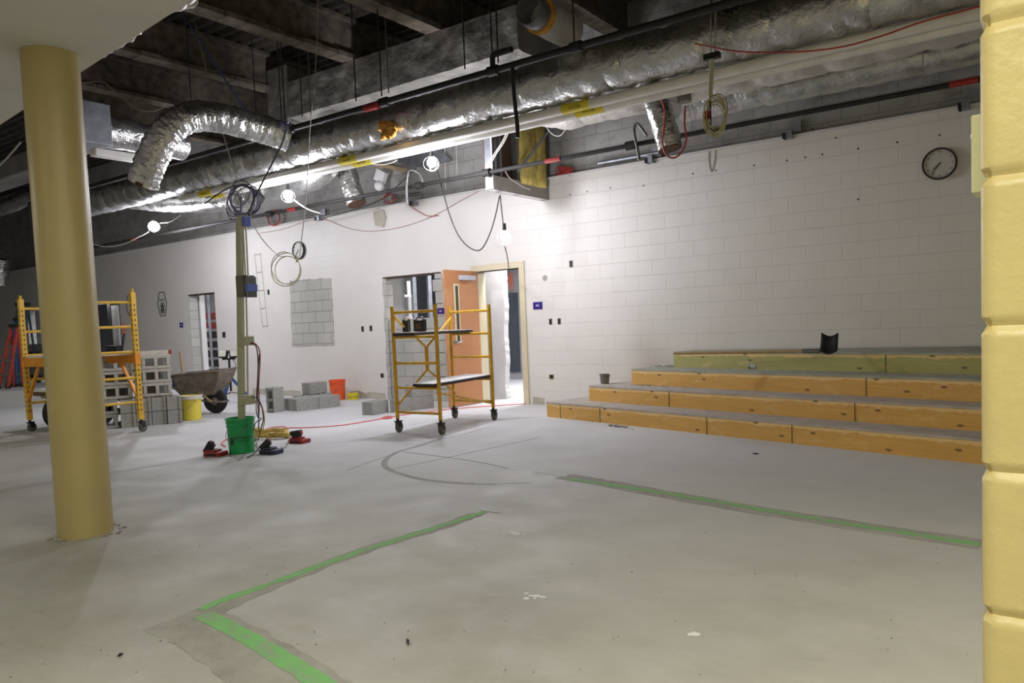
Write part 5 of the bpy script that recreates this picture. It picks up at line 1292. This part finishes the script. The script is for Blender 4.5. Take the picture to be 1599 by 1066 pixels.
MB().box(p1+Vector((-.03, 0, -.16)), (.04, .03, .07)).build('red_flag', 'red', t)
for i, u in enumerate((1110, 1117)):
    tag(MB().tube([PY(u, 90, 6.6), PY(u+.5, -30, 6.6)], .006, 6).build('cable', 'greywire'), 'pale vertical cable above the cream coil, %s' % ['left', 'right'][i], 'cable')
coil('cable_coil', 'creamwire', 447, 420, 22, 23, 6.3, 3, .006, 'loose hanging loops of cream cable beside the left clock', .25, None, .3)
cord('hanging_cable', 'greywire', [PY(u, v, 6.3) for u, v in ((497, -20), (495, 60), (490, 140), (484, 200), (481, 262), (476, 330), (470, 380), (468, 398), (462, 410))], .006, 'long grey cable hanging down into the cream loops', 'cable')
cord('hanging_cable', 'greywire', [PY(u, v, 6.25) for u, v in ((290, -10), (305, 40), (322, 110), (340, 180), (362, 255), (385, 320), (398, 355), (415, 380), (436, 399), (446, 400))], .006, 'long pale cable crossing the ceiling down to the cream loops', 'cable')
cord('hanging_cable', 'bluewire', [PY(u, v, 6.0) for u, v in ((262, -10), (290, 30), (320, 75), (355, 130), (385, 172), (410, 185), (450, 192))], .012, 'pair of blue cables slanting down across the dark ceiling', 'cable')
coil('cable_coil', 'purplewire', 381, 312, 20, 23, 5.6, 7, .0065, 'tangled coil of purple-grey cable on top of the olive post', .5, None, .4)
coil('cable_coil', 'purplewire', 366, 318, 12, 20, 5.3, 3, .0065, 'smaller purple-grey cable loops left of the tangle on the post', .5, None, .4)
cord('hanging_cable', 'blackwire', [PY(u, v, 5.6) for u, v in ((385, 345), (395, 315), (402, 300), (425, 255), (440, 225), (448, 200))], .009, 'black cable rising from the post tangle to the sprinkler pipe', 'cable')
cord('hanging_cable', 'blackwire', [PY(u, v, 5.7) for u, v in ((320, 318), (345, 300), (368, 290), (390, 292), (396, 310), (388, 335), (378, 346))], .009, 'black cable arching left of the post tangle', 'cable')
coil('wire_coil', 'redwire', 428, 341, 9, 11, D-.06, 4, .007, 'small red wire coil at the ledge above the olive post')
coil('wire_coil', 'redwire', 608, 310, 8, 7, D-.06, 3, .008, 'small red wire coil at the ledge left of centre')
m = MB()
for i in range(7):
    pts = [PY(882+random.uniform(-14, 14), 268+random.uniform(-8, 7), D-.03) for _ in range(6)]; m.tube(cr(pts, 5), .006, 5)
tag(m.build('wire_tangle', 'redwire', smooth=True), 'tangle of red wire lying on the ledge right of the partition remnant', 'wire')
cord('wire', 'fadedred', [PY(u, v, D-.01) for u, v in ((405, 364), (440, 358), (480, 345), (508, 343), (540, 355), (575, 361), (620, 356), (660, 344), (690, 330), (720, 313), (752, 296))], .005, 'faint red wire sagging along the upper white wall', 'wire')
cord('wire', 'redwire', [PY(u, v, D-.04) for u, v in ((637, 318), (650, 328), (668, 337), (684, 336))], .006, 'short red wire drooping from the sprinkler drop', 'wire')
cord('wire', 'redwire', [PY(u, v, 7.2) for u, v in ((1022, 40), (1022, 70), (1025, 110), (1032, 150), (1038, 175), (1036, 205), (1034, 225), (1042, 243), (1054, 246), (1066, 235), (1072, 215), (1069, 195), (1070, 165))], .009, 'dark red cord looping round the hanging flexible duct', 'wire')
cord('wire', 'redwire', [PY(u, v, 6.75) for u, v in ((1085, 68), (1110, 73), (1150, 80), (1200, 82), (1260, 80), (1320, 72), (1380, 55), (1440, 34), (1500, 18), (1535, 8))], .007, 'red wire running along the main duct at upper right', 'wire')
cord('hanging_cable', 'blackwire', [PY(u, v, 8.3) for u, v in ((682, 262), (692, 300), (702, 335), (715, 366), (730, 384), (745, 391), (755, 385), (766, 362), (774, 335), (780, 306))], .009, 'black light string cable sagging between two bulbs over the cut doorway', 'cable')
cord('hanging_cable', 'blackwire', [PY(u, v, 8.3) for u, v in ((781, 304), (783, 325), (786, 352))], .008, 'short black cable holding the lit bulb by the oak door', 'cable')
cord('hanging_cable', 'blackwire', [PY(788, 384, 8.3), PY(792, 400, 8.6), PY(796, 430, 9.4), PY(800, 456, 10.2)], .007, 'black cable running from the bulb in through the open doorway', 'cable')
cord('hanging_cable', 'blackwire', [PY(u, v, 9.0) for u, v in ((505, 340), (545, 330), (580, 318), (605, 305), (628, 283), (650, 262))], .008, 'black cable slanting up along the ledge to the middle bulb', 'cable')
cord('hanging_cable', 'whitewire', [PY(u, v, 8.2) for u, v in ((755, 200), (757, 225), (761, 262), (763, 280))], .009, 'white cable hanging down the front of the partition remnant', 'cable')
for i, dx in enumerate((0, 3)):
    cord('hanging_cable', 'whitewire', [PY(u+dx, v, 8.15) for u, v in ((797, 193), (785, 220), (772, 240), (764, 255))], .007, 'white cable slanting across the partition remnant, %s of two' % ['left', 'right'][i], 'cable')
cord('hanging_cable', 'whitewire', [PX(u, v, xq+.03) for u, v in ((787, 263), (795, 277), (808, 286), (817, 292), (828, 296))], .006, 'white wire end lying against the grey gypsum skirt', 'cable')
cord('hanging_cable', 'whitewire', [PY(u, v, 8.6) for u, v in ((849, 180), (852, 196), (862, 209), (874, 212), (884, 200), (889, 185))], .006, 'thin white wire loop right of the partition remnant', 'cable')
cord('hanging_cable', 'whitewire', [PY(u, v, 7.6) for u, v in ((565, 243), (580, 255), (595, 257), (612, 254), (620, 250))], .007, 'thin white wire drooping below the yellow pipe label', 'cable')
for i, u in enumerate((694, 712)): tag(MB().tube([PY(u, 212, D-.02), PY(u+2, 296 if i == 0 else 272, D-.02)], .006, 6).build('wire', 'whitewire'), 'straight pale wire dropping to the ledge right of the middle bulb, %s of two' % ['left', 'right'][i], 'wire')
cord('hanging_cable', 'greywire', [PY(u, v, 5.0) for u, v in ((128, 130), (160, 128), (185, 148), (215, 170), (240, 173), (262, 165))], .008, 'grey cable drooping under the deck right of the tan column', 'cable')
cord('hanging_cable', 'greywire', [PY(u, v, 4.6) for u, v in ((-5, 262), (12, 245), (32, 222))], .012, 'pale cable at the far left edge below the soffit', 'cable')
coil('cable_coil', 'creamwire', 30, 277, 14, 6, 6.5, 2, .012, 'white cable loop under the deck at the far left', .1)
p = WL(1113, 245); cord('wire', 'greywire', [PY(u, v, D-.01) for u, v in ((1108, 228), (1107, 250), (1111, 268), (1116, 250), (1117, 232))], .005, 'thin dark wire loop hanging below the ledge at right', 'wire')
cord('wire', 'greywire', [PY(1440, 48, 8.5), PY(1441, 95, 8.5), PY(1439, 132, 8.5)], .006, 'thin straight hanger wire holding the silver duct at right', 'wire')
m = MB(); p = PY(595, 275, D-.13)
t = thing('exit_light', 'dangling white emergency light fitting above the ledge left of centre', 'light fitting', p)
MB().box(p, (.22, .10, .20), Matrix.Rotation(.5, 3, 'Y')).build('housing', 'white', t, bev=.01); MB().blob(p+Vector((0, -.05, -.17)), .09, 14, .02).build('lamp_head', 'white', t, True)
cord('hanging_cable', 'whitewire', [PY(u, v, 7.45) for u, v in ((232, 362), (215, 371), (190, 382), (165, 385), (140, 380))], .008, 'white cable trailing left from the farthest string bulb', 'cable')
cord('hanging_cable', 'whitewire', [PY(u, v, 7.45) for u, v in ((250, 348), (266, 346), (282, 336))], .008, 'white cable stub right of the farthest string bulb', 'cable')
cord('hanging_cable', 'whitewire', [PY(u, v, 7.3) for u, v in ((458, 311), (470, 320), (484, 328), (500, 333))], .008, 'white cable slanting right from the bulb below the elbow duct', 'cable')
# upper grey steel lintel plates on the wall behind the middle bulb
pa_, pb2 = PY(620, 232, D-.02), PY(700, 262, D-.02)
tag(MB().prism([PY(u, v, D-.03) for u, v in ((632, 222), (672, 218), (705, 250), (660, 262), (618, 252))], (0, .04, 0)).build('access_panel', 'galv'), 'grey sheet metal panel on the upper wall behind the middle bulb', 'panel')
tag(MB().bar(PY(565, 252, D-.03), PY(634, 266, D-.03), .06, .06).build('timber_batten', 'handlewood'), 'short timber batten on the upper wall below the main duct', 'batten')
# ================================================================== LAMPS
BULBS = [((788, 369), 8.0, 'lit string bulb hanging in front of the open oak doorway', .5), ((674, 254), 7.3, 'lit string bulb at the ceiling over the cut doorway', 1.8), ((450, 305), 7.2, 'lit string bulb below the elbow duct left of the hanging flexible duct', 1.5), ((240, 353), 7.5, 'lit string bulb farthest left, right of the tan column', 2.4)]
PW = 66.
for (u, v), y_, lb, k_ in BULBS:
    p = PY(u, v, y_); t = thing('string_bulb', lb, 'lamp', p, 0, 'string bulbs')
    MB().blob(p, PR(p, 7.5), 20, 0).build('bulb', 'bulb', t, True)
    MB().lathe([(0, .17), (.022, .165), (.026, .09), (.022, .07), (0, .07)], p, 16).build('socket', 'black', t, True)
    for a in range(5):
        pts = [p+Vector((math.cos(a*1.2566)*.105*math.sin(q), math.sin(a*1.2566)*.105*math.sin(q), .09*math.cos(q)-.01)) for q in [i*.314 for i in range(11)]]
        MB().tube(pts, .003, 5).build('guard_wire', 'steel', t)
    ld = bpy.data.lights.new('bulb_light', 'POINT'); ld.energy = PW*k_; ld.color = (.91, .91, 1.); ld.shadow_soft_size = .11
    lo = bpy.data.objects.new('bulb_light', ld); COL.objects.link(lo); lo.location = p+Vector((0, -.0, -.12))
def area(x_, y_, z_, sx, sy, e, col, rx=0, ry=0):
    ld = bpy.data.lights.new('ceiling_or_fill_light', 'AREA'); ld.shape = 'RECTANGLE'; ld.size = sx; ld.size_y = sy; ld.energy = e; ld.color = col
    lo = bpy.data.objects.new('ceiling_or_fill_light', ld); COL.objects.link(lo); lo.location = (x_, y_, z_); lo.rotation_euler = (rx, ry, 0); return lo
WARM = (1., .97, .80)
# soffit troffers behind the camera, plus unseen lamps added to brighten pillar, steps, floor
for x_, y_, e in ((-1.6, -1.6, 8), (-.1, -.7, 60), (-4.5, -1.0, 10), (-9.5, -.6, 40), (-15, -.4, 70), (-2.6, 1.7, 8), (.7, 1.9, 48)): area(x_, y_, 3.02, 1.2, .6, e, WARM)
# work lights of the rooms behind the far wall
area(-7.0, (D+yb)/2+.4, 2.75, 1.2, .6, 170, (.95, .95, 1.)); area(-11, D+1.7, 2.75, 1.2, .6, 40, (.95, .95, 1.)); area(-15.6, D+1.6, 2.75, 1.2, .6, 50, (.95, .95, 1.)); area(-21, D+.5, 2.75, 1.2, .6, 90, (.95, .95, 1.))
area(-7.15, D+.36, 2.7, .6, .2, 26, (.95, .95, 1.))  # unseen lamp added before the stub to brighten its white face
# dim bluish world background
w_ = bpy.data.worlds.new('world'); SC.world = w_; w_.use_nodes = True
w_.node_tree.nodes['Background'].inputs[0].default_value = (.8, .85, 1, 1); w_.node_tree.nodes['Background'].inputs[1].default_value = .05
vs_ = SC.view_settings; vs_.view_transform = 'Standard'; vs_.look = 'None'; vs_.exposure = .45; vs_.gamma = 1.; vs_.use_curve_mapping = False
